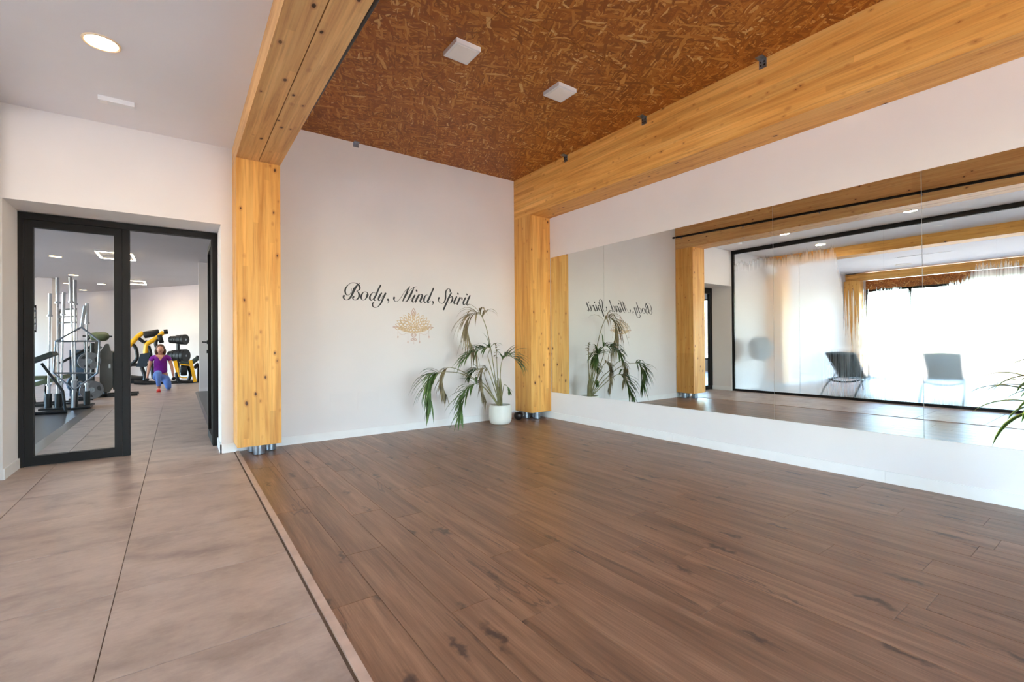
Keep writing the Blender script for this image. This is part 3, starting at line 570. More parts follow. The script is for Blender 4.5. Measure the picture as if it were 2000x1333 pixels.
DATA = {'letters':{'letter_B':[[(1.516,1.597,0.0088),(1.511,1.583,0.0072),(1.515,1.567,0.006),(1.527,1.556,0.0032),(1.545,1.552,0.0018),(1.568,1.561,0.0044),(1.589,1.583,0.0076),(1.609,1.624,0.0092),(1.629,1.671,0.0115),(1.65,1.704,0.0088),(1.67,1.73,0.0048),(1.699,1.752,0.0012)],[(1.601,1.685,0.0012),(1.597,1.652,0.0012),(1.581,1.617,0.0016),(1.557,1.607,0.0018),(1.537,1.62,0.0056),(1.529,1.656,0.0076),(1.541,1.693,0.0052),(1.569,1.728,0.002),(1.602,1.748,0.0016),(1.63,1.752,0.0016),(1.662,1.744,0.004),(1.686,1.723,0.0076),(1.695,1.695,0.0072),(1.686,1.674,0.0048),(1.658,1.659,0.0016),(1.674,1.649,0.0045),(1.687,1.621,0.0085),(1.684,1.592,0.0072),(1.665,1.566,0.0048),(1.641,1.555,0.0018),(1.621,1.562,0.0036),(1.614,1.58,0.0064),(1.626,1.592,0.006)]],'letter_o':[[(1.769,1.656,0.0016),(1.739,1.652,0.0024),(1.717,1.622,0.0072),(1.708,1.589,0.008),(1.719,1.565,0.004),(1.739,1.559,0.0016),(1.764,1.579,0.0044),(1.782,1.618,0.01),(1.783,1.642,0.0048),(1.769,1.656,0.0016)]],'letter_d':[[(1.874,1.646,0.002),(1.857,1.656,0.0016),(1.833,1.641,0.0036),(1.812,1.607,0.0072),(1.811,1.577,0.008),(1.824,1.562,0.0044),(1.841,1.569,0.002),(1.874,1.618,0.002)],[(1.939,1.743,0.0068),(1.912,1.692,0.0076),(1.882,1.623,0.0076),(1.86,1.58,0.0072),(1.865,1.561,0.004),(1.886,1.571,0.0012)]],'letter_y':[[(1.949,1.652,0.006),(1.925,1.613,0.009),(1.912,1.578,0.0076),(1.92,1.562,0.004),(1.942,1.58,0.0014),(1.968,1.628,0.002)],[(1.997,1.65,0.0085),(1.968,1.589,0.0076),(1.942,1.533,0.0068),(1.911,1.494,0.0036),(1.885,1.481,0.0018),(1.856,1.483,0.004),(1.841,1.504,0.006),(1.845,1.529,0.0052),(1.858,1.54,0.0028)]],'comma':[[(2.027,1.578,0.011),(2.033,1.569,0.0068),(2.036,1.554,0.0028),(2.02,1.532,0.00125)]],'letter_M':[[(2.104,1.605,0.01026),(2.101,1.588,0.00746),(2.109,1.569,0.00327),(2.131,1.561,0.00163),(2.163,1.58,0.00163),(2.2,1.627,0.00163),(2.246,1.699,0.00131),(2.27,1.718,0.00175),(2.305,1.755,0.0014)],[(2.305,1.754,0.0025),(2.28,1.714,0.007),(2.255,1.656,0.0095),(2.23,1.608,0.0076),(2.213,1.571,0.00485)],[(2.214,1.571,0.00112),(2.255,1.637,0.0012),(2.305,1.706,0.0015),(2.361,1.751,0.0015)],[(2.361,1.75,0.002),(2.335,1.694,0.0085),(2.299,1.626,0.0095),(2.269,1.577,0.0056),(2.249,1.562,0.0016),(2.24,1.569,0.0015)],[(2.353,1.741,0.00175),(2.376,1.754,0.002),(2.401,1.756,0.0014)]],'letter_i':[[(2.299,1.583,0.001),(2.334,1.613,0.001),(2.371,1.652,0.0075),(2.345,1.609,0.008),(2.335,1.576,0.0085),(2.347,1.565,0.0045),(2.369,1.577,0.0012),(2.395,1.617,0.0015)],[(2.392,1.711,0.0085),(2.395,1.703,0.0085)]],'letter_n':[[(2.425,1.657,0.008),(2.4,1.617,0.01),(2.377,1.567,0.0072)],[(2.385,1.588,0.0015),(2.416,1.641,0.0016),(2.447,1.662,0.0025),(2.468,1.655,0.008),(2.457,1.62,0.01),(2.44,1.581,0.009),(2.451,1.566,0.0045),(2.472,1.577,0.0012)]],'letter_d.001':[[(2.55,1.653,0.0015),(2.535,1.664,0.0016),(2.508,1.646,0.006),(2.491,1.607,0.0095),(2.493,1.578,0.0068),(2.508,1.567,0.0045),(2.529,1.58,0.0015),(2.561,1.63,0.0015)],[(2.621,1.748,0.008),(2.593,1.689,0.0076),(2.561,1.62,0.01),(2.54,1.581,0.009),(2.55,1.568,0.0045),(2.582,1.592,0.0015)]],'comma.001':[[(2.611,1.581,0.008),(2.618,1.572,0.0075),(2.616,1.555,0.0035),(2.592,1.535,0.00125)]],'letter_S':[[(2.698,1.632,0.01),(2.691,1.617,0.0065),(2.694,1.59,0.0035),(2.715,1.569,0.002),(2.748,1.566,0.002),(2.778,1.592,0.006),(2.791,1.637,0.0085),(2.793,1.686,0.0075),(2.801,1.731,0.006),(2.826,1.756,0.0025),(2.848,1.758,0.002),(2.859,1.739,0.007),(2.857,1.717,0.005)]],'letter_p':[[(2.873,1.705,0.007),(2.836,1.639,0.0095),(2.797,1.558,0.009),(2.762,1.488,0.009)],[(2.825,1.609,0.0015),(2.862,1.65,0.002),(2.887,1.656,0.0065),(2.893,1.632,0.009),(2.875,1.591,0.0075),(2.853,1.571,0.002),(2.825,1.579,0.0015)]],'letter_i.001':[[(2.952,1.66,0.0075),(2.926,1.613,0.0095),(2.913,1.583,0.0085),(2.923,1.566,0.0045),(2.948,1.584,0.0015)],[(2.971,1.707,0.0075),(2.974,1.7,0.009)]],'letter_r':[[(3.003,1.652,0.008),(2.977,1.601,0.0095),(2.961,1.566,0.0085)],[(2.971,1.585,0.0015),(3.006,1.635,0.002),(3.03,1.654,0.0035),(3.033,1.639,0.0075),(3.032,1.624,0.005)]],'letter_i.002':[[(3.084,1.651,0.008),(3.057,1.604,0.0095),(3.051,1.574,0.0075),(3.063,1.559,0.0045),(3.092,1.581,0.0015)],[(3.106,1.704,0.007),(3.109,1.697,0.007)]],'letter_t':[[(3.153,1.685,0.008),(3.122,1.623,0.0095),(3.105,1.576,0.0085),(3.115,1.556,0.004),(3.145,1.575,0.0015)],[(3.11,1.649,0.00175),(3.163,1.655,0.00175)]]},'fronds':[('dry',[[3.393,5.02,0.236],[3.331,5.03,0.658],[3.28,5.02,0.925],[3.199,5.0,1.22],[3.125,4.99,1.381],[3.074,4.98,1.424],[2.986,4.97,1.428],[2.913,4.96,1.374],[2.883,4.96,1.248],[2.931,4.97,1.071],[3.011,4.97,0.956]],4,0.3,22),('green',[[3.409,5.02,0.235],[3.297,4.98,0.564],[3.216,4.96,0.784],[3.18,4.95,0.895],[3.205,4.94,0.992],[3.101,4.92,0.987],[2.988,4.92,0.957],[2.884,4.93,0.908],[2.809,4.95,0.835]],4,0.19,22),('green',[[3.425,5.02,0.234],[3.378,4.97,0.527],[3.36,4.93,0.741],[3.373,4.9,0.846],[3.409,4.86,0.885],[3.476,4.82,0.865],[3.528,4.78,0.793]],3,0.22,16),('green',[[3.385,5.02,0.237],[3.21,4.98,0.425],[3.003,4.95,0.582],[2.776,4.93,0.688],[2.604,4.92,0.714],[2.491,4.91,0.713],[2.42,4.9,0.699],[2.369,4.89,0.637],[2.344,4.88,0.504],[2.362,4.88,0.327]],5,0.26,24),('dry',[[3.393,5.02,0.236],[3.185,5.0,0.504],[3.034,5.0,0.596],[2.862,5.02,0.699],[2.724,5.04,0.754],[2.659,5.05,0.756],[2.61,5.05,0.714],[2.582,5.05,0.617],[2.602,5.05,0.504],[2.643,5.05,0.427]],5,0.16,22),('green',[[3.377,5.02,0.238],[3.214,4.95,0.395],[3.084,4.9,0.498],[2.955,4.87,0.558],[2.856,4.85,0.522],[2.786,4.84,0.435],[2.737,4.83,0.318],[2.703,4.82,0.201]],3,0.24,20),('dry',[[3.401,5.02,0.236],[3.31,5.0,0.463],[3.221,4.97,0.647],[3.163,4.95,0.734],[3.103,4.94,0.731],[3.066,4.93,0.643],[3.074,4.92,0.484],[3.118,4.92,0.341]],3,0.15,22),('dry',[[3.407,5.04,0.233],[3.399,5.06,0.587],[3.392,5.07,0.855],[3.385,5.07,0.956],[3.377,5.07,1.043]],2,0.06,8),('green',[[3.404,5.0,0.238],[3.403,4.95,0.428],[3.393,4.9,0.518],[3.42,4.87,0.492],[3.43,4.85,0.428]],3,0.07,6),('green',[[3.371,5.0,0.24],[3.295,5.05,0.407],[3.262,5.12,0.557],[3.241,5.16,0.67],[3.183,5.18,0.711],[3.117,5.2,0.686],[3.063,5.2,0.629]],4,0.14,14)],'gym':{'A':{'yellow':[[[-1.186,16.9,0.971],[-1.074,16.9,1.113],[-0.939,16.9,1.301],[-0.802,16.9,1.433]]],'black':[[[-1.052,16.9,1.113],[-0.974,16.9,0.997],[-0.941,16.9,0.735],[-1.009,16.9,0.592],[-1.121,16.9,0.48]],[[-0.916,16.9,1.286],[-0.803,16.9,1.17],[-0.711,16.9,1.169]],[[-1.254,16.9,0.528],[-0.573,16.9,0.505]],[[-1.21,16.9,0.211],[-0.863,16.9,0.151]],[[-1.322,17.2,0.099],[-1.097,17.2,-0.03]]],'disc':[[[-0.802,16.9,1.36],[-0.745,16.9,1.374]]]},'B':{'yellow':[[[-0.735,16.4,0.811],[-0.724,16.4,0.939],[-0.701,16.4,1.095],[-0.577,16.4,1.194],[-0.463,16.4,1.294],[-0.324,16.4,1.439]]],'black':[[[-0.324,16.4,1.439],[-0.231,16.4,1.454]],[[-0.6,16.4,1.165],[-0.486,16.4,1.251],[-0.417,16.4,1.251]],[[-0.486,16.4,1.237],[-0.509,16.4,1.108],[-0.464,16.4,0.964]],[[-0.668,16.4,1.052],[-0.624,16.4,0.709],[-0.738,16.4,0.073]],[[-0.713,16.4,0.853],[-0.825,16.4,0.544],[-0.748,16.4,0.216],[-0.782,16.4,0.048]],[[-0.558,16.4,0.135],[-0.624,16.4,0.709]],[[-0.957,16.0,0.083],[-0.544,16.0,0.032],[-0.208,16.0,-0.029]],[[-1.069,16.6,0.15],[-0.678,16.6,0.159]]],'pad':[[-0.864,16.3,0.675],[-0.72,16.3,0.685]],'disc':[[[-0.463,16.4,1.237],[-0.348,16.4,1.265]]]},'tree':{'top':[[-0.171,16.2,1.22],[0.182,16.2,1.219]],'low':[[-0.196,16.2,0.775],[0.192,16.2,0.766]],'post':[[0.004,16.2,1.35],[-0.012,16.2,0.047]],'base':[[-0.21,16.2,0.014],[0.213,16.2,0.005]]},'C':{'yellow':[[[-0.066,15.6,0.643],[-0.011,15.6,0.335]],[[0.277,15.6,0.647],[0.38,15.6,0.049]]],'thin':[[[0.047,15.5,0.545],[0.252,15.5,0.51]],[[0.001,15.5,0.436],[0.012,15.5,0.255],[0.079,15.5,0.183],[0.205,15.5,0.176]]],'black':[[[0.047,15.6,0.598],[0.161,15.6,0.552],[0.312,15.6,0.59],[0.441,15.6,0.7]],[[0.442,15.6,0.771],[0.429,15.6,0.657]],[[-0.033,15.6,0.322],[0.022,15.6,0.082],[0.345,15.6,0.051]],[[-0.172,15.9,0.004],[0.139,15.9,0.014],[0.471,15.9,0.01]],[[0.21,15.8,0.502],[0.279,15.8,0.27],[0.232,15.8,0.073]],[[0.372,15.7,0.414],[0.467,15.7,0.525],[0.465,15.7,0.038]]],'disc':[[[0.047,15.7,0.398],[0.208,15.7,0.392]]]}}}
# ------------------------------------------------------------------ lettering and ornament on the back wall
YW = YB - .0009
RC = [0]
def ribbon(mb, pts, y, k=5):
    RC[0] = (RC[0] + 1) % 90; y = y - RC[0] * 1.2e-5
    p = catmull(pts, k) if len(pts) > 2 else pts
    n = len(p); L_, R_ = [], []
    for i in range(n):
        a, b_ = p[max(i - 1, 0)], p[min(i + 1, n - 1)]
        tx, tz = b_[0] - a[0], b_[1] - a[1]; l = math.hypot(tx, tz) or 1e-6; nx, nz = -tz / l, tx / l; w_ = max(p[i][2], .0006)
        L_.append(mb.bm.verts.new((p[i][0] + nx * w_, y, p[i][1] + nz * w_))); R_.append(mb.bm.verts.new((p[i][0] - nx * w_, y, p[i][1] - nz * w_)))
    for i in range(n - 1):
        try: mb.bm.faces.new((L_[i], L_[i + 1], R_[i + 1], R_[i]))
        except ValueError: pass
    for i in (0, n - 1):  # rounded ends
        if p[i][2] > .003:
            c = mb.bm.verts.new((p[i][0], y, p[i][1])); r = [mb.bm.verts.new((p[i][0] + math.cos(a) * p[i][2], y - .0001, p[i][1] + math.sin(a) * p[i][2])) for a in [k_ * math.pi / 5 for k_ in range(10)]]
            for q in range(10): mb.bm.faces.new((c, r[q], r[(q + 1) % 10]))
t = thing('wall_lettering', (2.3, YB, 1.5), 'black script lettering Body, Mind, Spirit on the white back wall', 'lettering')
for k, ss in DATA['letters'].items():
    mb = MB()
    for j, s in enumerate(ss): ribbon(mb, [(q[0], q[1], q[2] * 1.22 + .0006) for q in s], YW - .0002 * j)
    mb.build(k.split('.')[0], M['vinyl'], t, fixn=False)
orn = thing('wall_ornament', (2.352, YB, 1.29), 'gold lotus ornament with hanging chains below the lettering', 'wall decal')
ox, oz, u = 2.352, 1.262, 1 / 2210     # ornament drawn in hundredths around its middle
def petal(mb, cx, cz, ang, l, w_, lw):
    ca, sa = math.cos(ang), math.sin(ang); lw *= 1.45
    pts = []
    for s_, f_ in ((0, 0), (.2, .62), (.45, 1), (.7, .72), (1, 0)):
        pts.append((s_ * l, f_ * w_))
    for sg in (1, -1):
        ribbon(mb, [(ox + (cx + a * ca - b_ * sg * sa) * u, oz + (cz + a * sa + b_ * sg * ca) * u, lw * u) for a, b_ in pts], YW, 3)
rings = [('outer_petals', 13, 400, 270, 130, 34, 'gold', 5), ('middle_petals', 11, 310, 200, 130, 40, 'gold', 8), ('inner_petals', 9, 200, 110, 120, 38, 'gold', 8)]
for nm, n_, rx, rz, l, w_, mt, lw in rings:
    mb = MB()
    for i in range(n_):
        a = math.pi * (i / (n_ - 1)) * 1.08 - .04 * math.pi
        petal(mb, rx * math.cos(a), rz * math.sin(a) - 20, math.atan2(math.sin(a) * .9 + .12, math.cos(a)), l, w_, lw)
        ribbon(mb, [(ox + (rx * math.cos(a) + 8 * math.cos(b_)) * u, oz + (rz * math.sin(a) - 20 + 8 * math.sin(b_)) * u, 6 * u) for b_ in (0, 2, 4, 6)], YW, 2)
    mb.build(nm, M[mt], orn, fixn=False)
mb = MB()
for i in range(9):
    a = math.pi * (i / 8) ; petal(mb, 60 * math.cos(a), 30 * math.sin(a) - 60, math.pi / 2 + (a - math.pi / 2) * .85, 120, 26, 7)
mb.build('lotus', M['gold'], orn, fixn=False)
mb = MB()
for i in range(15):
    a = math.pi + math.pi * i / 14; petal(mb, 330 * math.cos(a), 40 * math.sin(a) - 20, a + .0, 120 - 60 * abs(math.cos(a)), 40, 9)
for r_ in (0, 30, 60): ribbon(mb, [(ox + (420 - r_) * math.cos(a) * u, oz + (-30 + (130 - r_ * .6) * math.sin(a)) * u, 7 * u) for a in [math.pi + math.pi * i / 8 for i in range(9)]], YW, 3)
mb.build('bowl', M['gold'], orn, fixn=False)
mb = MB()
for s_ in (1, .66, .33): petal(mb, 0, 250, math.pi / 2, 250 * s_, 62 * s_, 9)
mb.build('top_spike', M['goldp'], orn, fixn=False); mb = MB()
petal(mb, 0, -170, -math.pi / 2, 120, 70, 10); petal(mb, 0, -170, -math.pi / 2, 70, 40, 9)
mb.build('drop', M['goldp'], orn, fixn=False)
for sg in (1, -1):
    mb = MB(); petal(mb, 430 * sg, -15, 0 if sg > 0 else math.pi, 150, 16, 9); mb.build('side_spike', M['goldp'], orn, fixn=False)
mb = MB()
for sg in (1, -1): petal(mb, 0, -330, -math.pi / 2 + sg * 1.2, 90, 26, 8)
ribbon(mb, [(ox, oz + z * u, 4 * u) for z in (-280, -340, -400, -480)], YW, 2)
mb.build('pendant', M['goldp'], orn, fixn=False)
for x, z0, z1 in ((-450, -30, -290), (-170, -170, -430), (170, -170, -430), (450, -30, -290)):
    mb = MB(); ribbon(mb, [(ox + x * u, oz + z * u, 4 * u) for z in (z0, (z0 + z1) / 2, z1)], YW, 2); petal(mb, x, z1 + 40, -math.pi / 2, 60, 12, 5); mb.build('chain', M['goldp'], orn, fixn=False)
for sg in (1, -1):
    mb = MB(); ribbon(mb, [(ox + sg * x * u, oz + z * u, 3 * u) for x, z in ((450, -110), (400, -190), (310, -215), (220, -190), (170, -190))], YW, 3); mb.build('swag', M['goldp'], orn, fixn=False)
# blank cover plates, painted over
for i, (x0, x1, lab) in enumerate(((1.362, 1.62, 'white painted access cover low on back wall, nearer the double beam'), (1.66, 1.91, 'white painted access cover low on back wall, nearer the palm'))):
    tag(MB().box(x0, YB - .0035, .312, x1, YB, .502).build('access_cover', M['wall'], origin=(x0, YB, .4), bevel=.001), lab, 'cover plate')

# ------------------------------------------------------------------ potted palm
def blade(mb, p, d, l, w_, droop, seg=5, mi=0):
    """one narrow drooping leaflet with a shallow fold"""
    p = Vector(p); d = Vector(d).normalized(); prev = None
    for i in range(seg + 1):
        t_ = i / seg; s = d.cross(Vector((0, 0, 1)))
        s = s.normalized() if s.length > 1e-3 else Vector((1, 0, 0))
        nrm = s.cross(d).normalized(); hw = w_ * math.sin(math.pi * (.12 + .88 * t_) ** .8) if i < seg else .0004
        r = [mb.bm.verts.new(p - s * hw), mb.bm.verts.new(p - nrm * hw * .35), mb.bm.verts.new(p + s * hw)]
        if prev:
            for k in (0, 1):
                f = mb.bm.faces.new((prev[k], prev[k + 1], r[k + 1], r[k])); f.smooth = True; f.material_index = mi
        prev = r; p = p + d * (l / seg); d = (d + Vector((0, 0, -1)) * droop / seg * (1 + t_)).normalized()
rnd = random.Random(11)
px, py = 3.42, 5.035
t = thing('potted_palm', (px, py, 0), 'arching kentia palm with green and dried fronds in a cream pot', 'plant')
pot = MB().lathe([(0, .0), (.105, .0), (.128, .012), (.146, .05), (.150, .12), (.146, .21), (.136, .248), (.126, .248), (.128, .21), (.126, .2)], (px, py, 0), 40).build('plant_pot', M['pot'], t)
MB().lathe([(.128, 0), (.08, .008), (0, .012)], (px, py, .205), 24).build('soil', M['soil'], t)
st = MB()
for i in range(7):
    a = i * .9; st.tube([(px + .02 * math.cos(a), py + .015 * math.sin(a), .19), (px - .012 + .028 * math.cos(a), py + .02 * math.sin(a), .38 + .02 * i), (px - .03 + .03 * math.cos(a), py + .02 * math.sin(a), .45 + .03 * i)], [.016, .011, .004], 7)
st.build('stalk_base', M['stem'], t)
for kind, pts, i0, ll, n_ in DATA['fronds']:
    n_ = max(4, n_)
    sp = [Vector(q) for q in catmull([tuple(q) for q in pts], 6)]
    s0 = i0 * 6; mb = MB(); nn = len(sp)
    mb.tube(sp, [.0065 * (1 - .75 * i / nn) for i in range(nn)], 6, mi=1)
    for j in range(n_):
        f = j / max(1, n_ - 1); idx = s0 + f * (nn - 2 - s0); i = int(idx); p = sp[i].lerp(sp[i + 1], idx - i)
        tan = (sp[min(i + 2, nn - 1)] - sp[max(i - 2, 0)]).normalized()
        side = tan.cross(Vector((0, 0, 1)))
        side = side.normalized() if side.length > .25 else Vector((0, -1, 0))
        outw = tan.cross(Vector((0, 1, 0))).normalized()
        away = Vector((p.x - px, 0, p.z - .45))
        if outw.dot(away) < 0: outw = -outw
        for sg in (1, -1):
            l = 1.45 * ll * (1.0 - .5 * abs(f - .4)) * rnd.uniform(.75, 1.1)
            d = tan * (.6 + .6 * f) + side * sg * rnd.uniform(.2, .55) + outw * rnd.uniform(-.15, .95)
            if kind == 'dry': d += Vector((0, 0, -.3))
            if p.y + d.normalized().y * l * .6 > YB - .03: d.y *= .15
            dr = rnd.uniform(.9, 1.9) if kind == 'green' else rnd.uniform(1.2, 2.4)
            blade(mb, p, d, l, rnd.uniform(.0095, .0145) * (1 if kind == 'green' else .85), dr)
    for v in mb.bm.verts:
        v.co.y = min(v.co.y, YB - .014)
        if v.co.z < .03 and v.co.z > -1: v.co.z = .03 + (v.co.z - .03) * .02
        if v.co.x > XM - WB - .05: v.co.y = min(v.co.y, YP - .02)
    mb.build('frond', [M['leaf' if kind == 'green' else 'dry'], M['stem']], t, fixn=False)['label'] = 'green frond with long drooping leaflets' if kind == 'green' else 'dried brown frond'
# small round black bowl by the corner post
t = thing('small_bowl', (3.80, 5.15, 0), 'small round black bowl on the floor between palm and corner post', 'bowl')
MB().lathe([(0, 0), (.03, 0), (.055, .02), (.064, .05), (.058, .082), (.05, .09), (.045, .085), (.05, .05), (0, .03)], (3.80, 5.15, 0), 24).build('bowl_body', plain('dark_wicker', (40, 24, 22), .5, 0, .3, 60), t)
MB().tube([(3.80 + .052 * math.cos(a), 5.15 + .052 * math.sin(a), .088) for a in [k * math.pi / 8 for k in range(17)]], .006, 6).build('rim', M['black'], t)

# ------------------------------------------------------------------ dragon plant, mostly outside the frame
qx, qy = 3.82, .27
t = thing('dragon_plant', (qx, qy, 0), 'dragon plant with yellow-edged green leaves at the mirror wall', 'plant')
MB().lathe([(0, 0), (.09, 0), (.11, .02), (.13, .2), (.125, .28), (.115, .28), (.115, .25)], (qx, qy, 0), 36).build('plant_pot', M['pot'], t)
MB().lathe([(.117, 0), (.06, .01), (0, .015)], (qx, qy, .245), 24).build('soil', M['soil'], t)
MB().tube([(qx, qy, .24), (qx - .01, qy + .02, .5), (qx - .02, qy + .03, .74)], [.018, .015, .013], 10).tube([(qx + .03, qy, .24), (qx + .05, qy - .02, .6), (qx + .04, qy - .02, .84)], [.018, .015, .012], 10).build('stem', M['stem'], t)
def strap(base, d, l, w_, droop, seg=9):
    mb = MB(); p = Vector(base); d = Vector(d).normalized(); prev = None
    for i in range(seg + 1):
        t_ = i / seg; s = d.cross(Vector((0, 0, 1))); s = s.normalized() if s.length > 1e-3 else Vector((1, 0, 0)); nrm = s.cross(d).normalized()
        hw = w_ * (math.sin(math.pi * (.18 + .82 * t_)) ** .7 if i < seg else .02)
        r = [mb.bm.verts.new(p + s * hw * k - nrm * hw * .3 * (1 - abs(k))) for k in (-1, -.62, 0, .62, 1)]
        if prev:
            for k in range(4):
                f = mb.bm.faces.new((prev[k], prev[k + 1], r[k + 1], r[k])); f.smooth = True; f.material_index = 1 if k in (0, 3) else 0
        prev = r; p = p + d * l / seg; d = (d + Vector((0, 0, -1)) * droop / seg * (.5 + 1.3 * t_)).normalized()
    return mb
rn = random.Random(5)
for (bx_, by_, bz_, n_, ll) in ((qx - .02, qy + .03, .74, 24, .42), (qx + .04, qy - .02, .84, 14, .38)):
    for i in range(n_):
        a = i * 2.4; el = .15 + .9 * (i / n_)
        d = (math.cos(a) * math.cos(el), math.sin(a) * math.cos(el), math.sin(el)); l = ll * rn.uniform(.75, 1.05)
        if bx_ + math.cos(a) * l * .9 > XM - .03: l *= .5; d = (d[0] * .5, d[1], d[2] + .4)
        strap((bx_ + .012 * math.cos(a), by_ + .012 * math.sin(a), bz_ - .09 + .12 * i / n_), d, l, .017, rn.uniform(1.3, 2.3)).build('leaf', [M['dgreen'], M['dyel']], t, fixn=False)

# ------------------------------------------------------------------ relaxation room behind the glass
def lounger(label):
    t = thing('sun_lounger', (0, 0, 0), label, 'sun lounger', 'grey mesh sun loungers behind the glass')
    fr = MB()
    for s in (-1, 1):
        y = s * .27
        fr.tube([(.30, y * .93, .32), (.9, y * .93, .34), (1.5, y * .93, .33), (1.88, y * .93, .30)], .014, 10)
    fr.tube([(.32, .25, .32), (.24, .14, .29), (.22, 0, .28), (.24, -.14, .29), (.32, -.25, .32)], .013, 10)
    fr.tube([(1.88, .25, .30), (1.9, 0, .29), (1.88, -.25, .30)], .013, 10)
    fr.build('frame', M['tubeg'], t)
    for s in (-1, 1):
        y = s * .27
        MB().tube(catmull([(.0, y, .016), (.10, y, .09), (.22, y, .19), (.40, y * .97, .28), (.58, y * .93, .325)], 3), .015, 10).ball((.0, y, .018), .019, 10).build('leg', M['tubeg'], t)
        MB().tube(catmull([(1.98, y, .016), (1.93, y, .10), (1.86, y, .22), (1.78, y * .97, .30), (1.68, y * .93, .33)], 3), .015, 10).ball((1.98, y, .018), .019, 10).build('leg', M['tubeg'], t)
    bk = MB()
    for s in (-1, 1): bk.tube([(.70, s * .235, .345), (.16, s * .235, .82)], .012, 8)
    bk.tube([(.16, .235, .82), (.14, 0, .835), (.16, -.235, .82)], .012, 8); bk.build('back_frame', M['tubeg'], t)
    a, b_ = Vector((.70, 0, .347)), Vector((.16, 0, .818)); pr = None; f = MB()
    n_ = (b_ - a).cross(Vector((0, 1, 0))).normalized()
    pts = []
    for i in range(9):
        q = a.lerp(b_, i / 8) - n_ * .012 * math.sin(math.pi * i / 8); r = [f.bm.verts.new(q + Vector((0, k * .225, 0)) + n_ * (-.01 * (1 - abs(k)))) for k in (-1, -.5, 0, .5, 1)]
        if pr:
            for k in range(4): f.bm.faces.new((pr[k], pr[k + 1], r[k + 1], r[k])).smooth = True
        pr = r
    o = bko = f.build('backrest', M['mesh'], t); md = o.modifiers.new('s', 'SOLIDIFY'); md.thickness = .004
    f = MB(); pr = None
    for i in range(11):
        x = .70 + i * .115; r = [f.bm.verts.new((x, k * .235, .338 - .018 * (1 - k * k) - .0 * i)) for k in (-1, -.5, 0, .5, 1)]
        if pr:
            for k in range(4): f.bm.faces.new((pr[k], pr[k + 1], r[k + 1], r[k])).smooth = True
        pr = r
    o = f.build('seat', M['mesh'], t); md = o.modifiers.new('s', 'SOLIDIFY'); md.thickness = .004
    d_ = (b_ - a).normalized(); c = a + d_ * .60 + n_ * -.02
    pl = MB().bar(c - d_ * .085, c + d_ * .085, .46, .05, up=n_); pl.build('headrest', M['pillow'], bko, bevel=.018)
    for s in (-1, 1): MB().bar(a + d_ * .22 + Vector((0, s * .2, 0)), (.46, s * .235, .335), .012, .012).build('back_support', M['tubeg'], t)
    return t
l0 = lounger('grey mesh lounger nearest the pine post, sharp through the glass')
l0.location = (-1.36, 3.47, 0); l0.rotation_euler = (0, 0, math.radians(182))
l1 = copy_tree(l0); l1.location = (-1.84, 2.13, 0); l1.rotation_euler = (0, 0, math.radians(174)); l1['label'] = 'blurred grey mesh lounger, second from the pine post'
l2 = copy_tree(l0); l2.location = (-2.0, .86, 0); l2['label'] = 'grey mesh lounger at the frame edge behind the plant leaves, third in row'
# pedestal fan with bright round head
fx, fy = -1.72, 5.0
t = thing('pedestal_fan', (fx, fy, 0), 'round silver pedestal fan blurred behind the fogged glass by the doorway wall', 'fan')
MB().cyl((fx, fy, 0), .17, .03, 30).build('base', M['chrome'], t)
MB().tube([(fx, fy, .03), (fx, fy, .88)], .014, 12).build('pole', M['chrome'], t)
MB().cyl((fx - .12, fy, .90), .06, .14, 20, (1, 0, 0)).build('motor', M['black'], t)
cg = MB()
for r_, x in ((.26, .07), (.18, .10), (.09, .11)): cg.tube([(fx + x, fy + r_ * math.cos(a), .90 + r_ * math.sin(a)) for a in [k * math.pi / 16 for k in range(33)]], .006, 6)
cg.tube([(fx + .02, fy + .26 * math.cos(a), .90 + .26 * math.sin(a)) for a in [k * math.pi / 16 for k in range(33)]], .008, 6)
for k in range(20):
    a = k * math.pi / 10; cg.tube([(fx + .11, fy + .05 * math.cos(a), .9 + .05 * math.sin(a)), (fx + .07, fy + .26 * math.cos(a), .9 + .26 * math.sin(a)), (fx - .02, fy + .2 * math.cos(a), .9 + .2 * math.sin(a))], .0035, 5)
cg.build('cage', M['chrome'], t)
MB().lathe([(0, .0), (.15, -.01), (.24, .03), (.245, .035), (.15, 0), (0, .008)], (fx + .0, fy, .90), 40, (1, 0, 0)).build('reflector', M['chrome'], t)
MB().cyl((fx + .10, fy, .90), .085, .03, 24, (1, 0, 0)).build('centre_cap', M['chrome'], t)
for k in range(4):
    a = k * math.pi / 2 + .4; ca, sa = math.cos(a), math.sin(a)
    pts = [(r_ * ca - w_ * sa, r_ * sa + w_ * ca) for r_, w_ in ((.04, -.02), (.13, -.055), (.21, -.05), (.22, .02), (.13, .05), (.04, .02))]
    MB().poly([(fx + .045 + .0 * q[0], fy + q[0], .90 + q[1]) for q in pts], (.004, 0, 0)).build('blade', M['chrome'], t)
t = thing('wall_lamp', (-2.66, 5.15, 2.74), 'round pale lamp near the top of the relaxation room post', 'lamp')
MB().cyl((-2.66, 5.15, 2.70), .05, .03, 20, (1, 0, 0)).build('mount', M['plastic'], t); MB().ball((-2.52, 5.15, 2.68), .12, 24).build('globe', M['diff'], t)

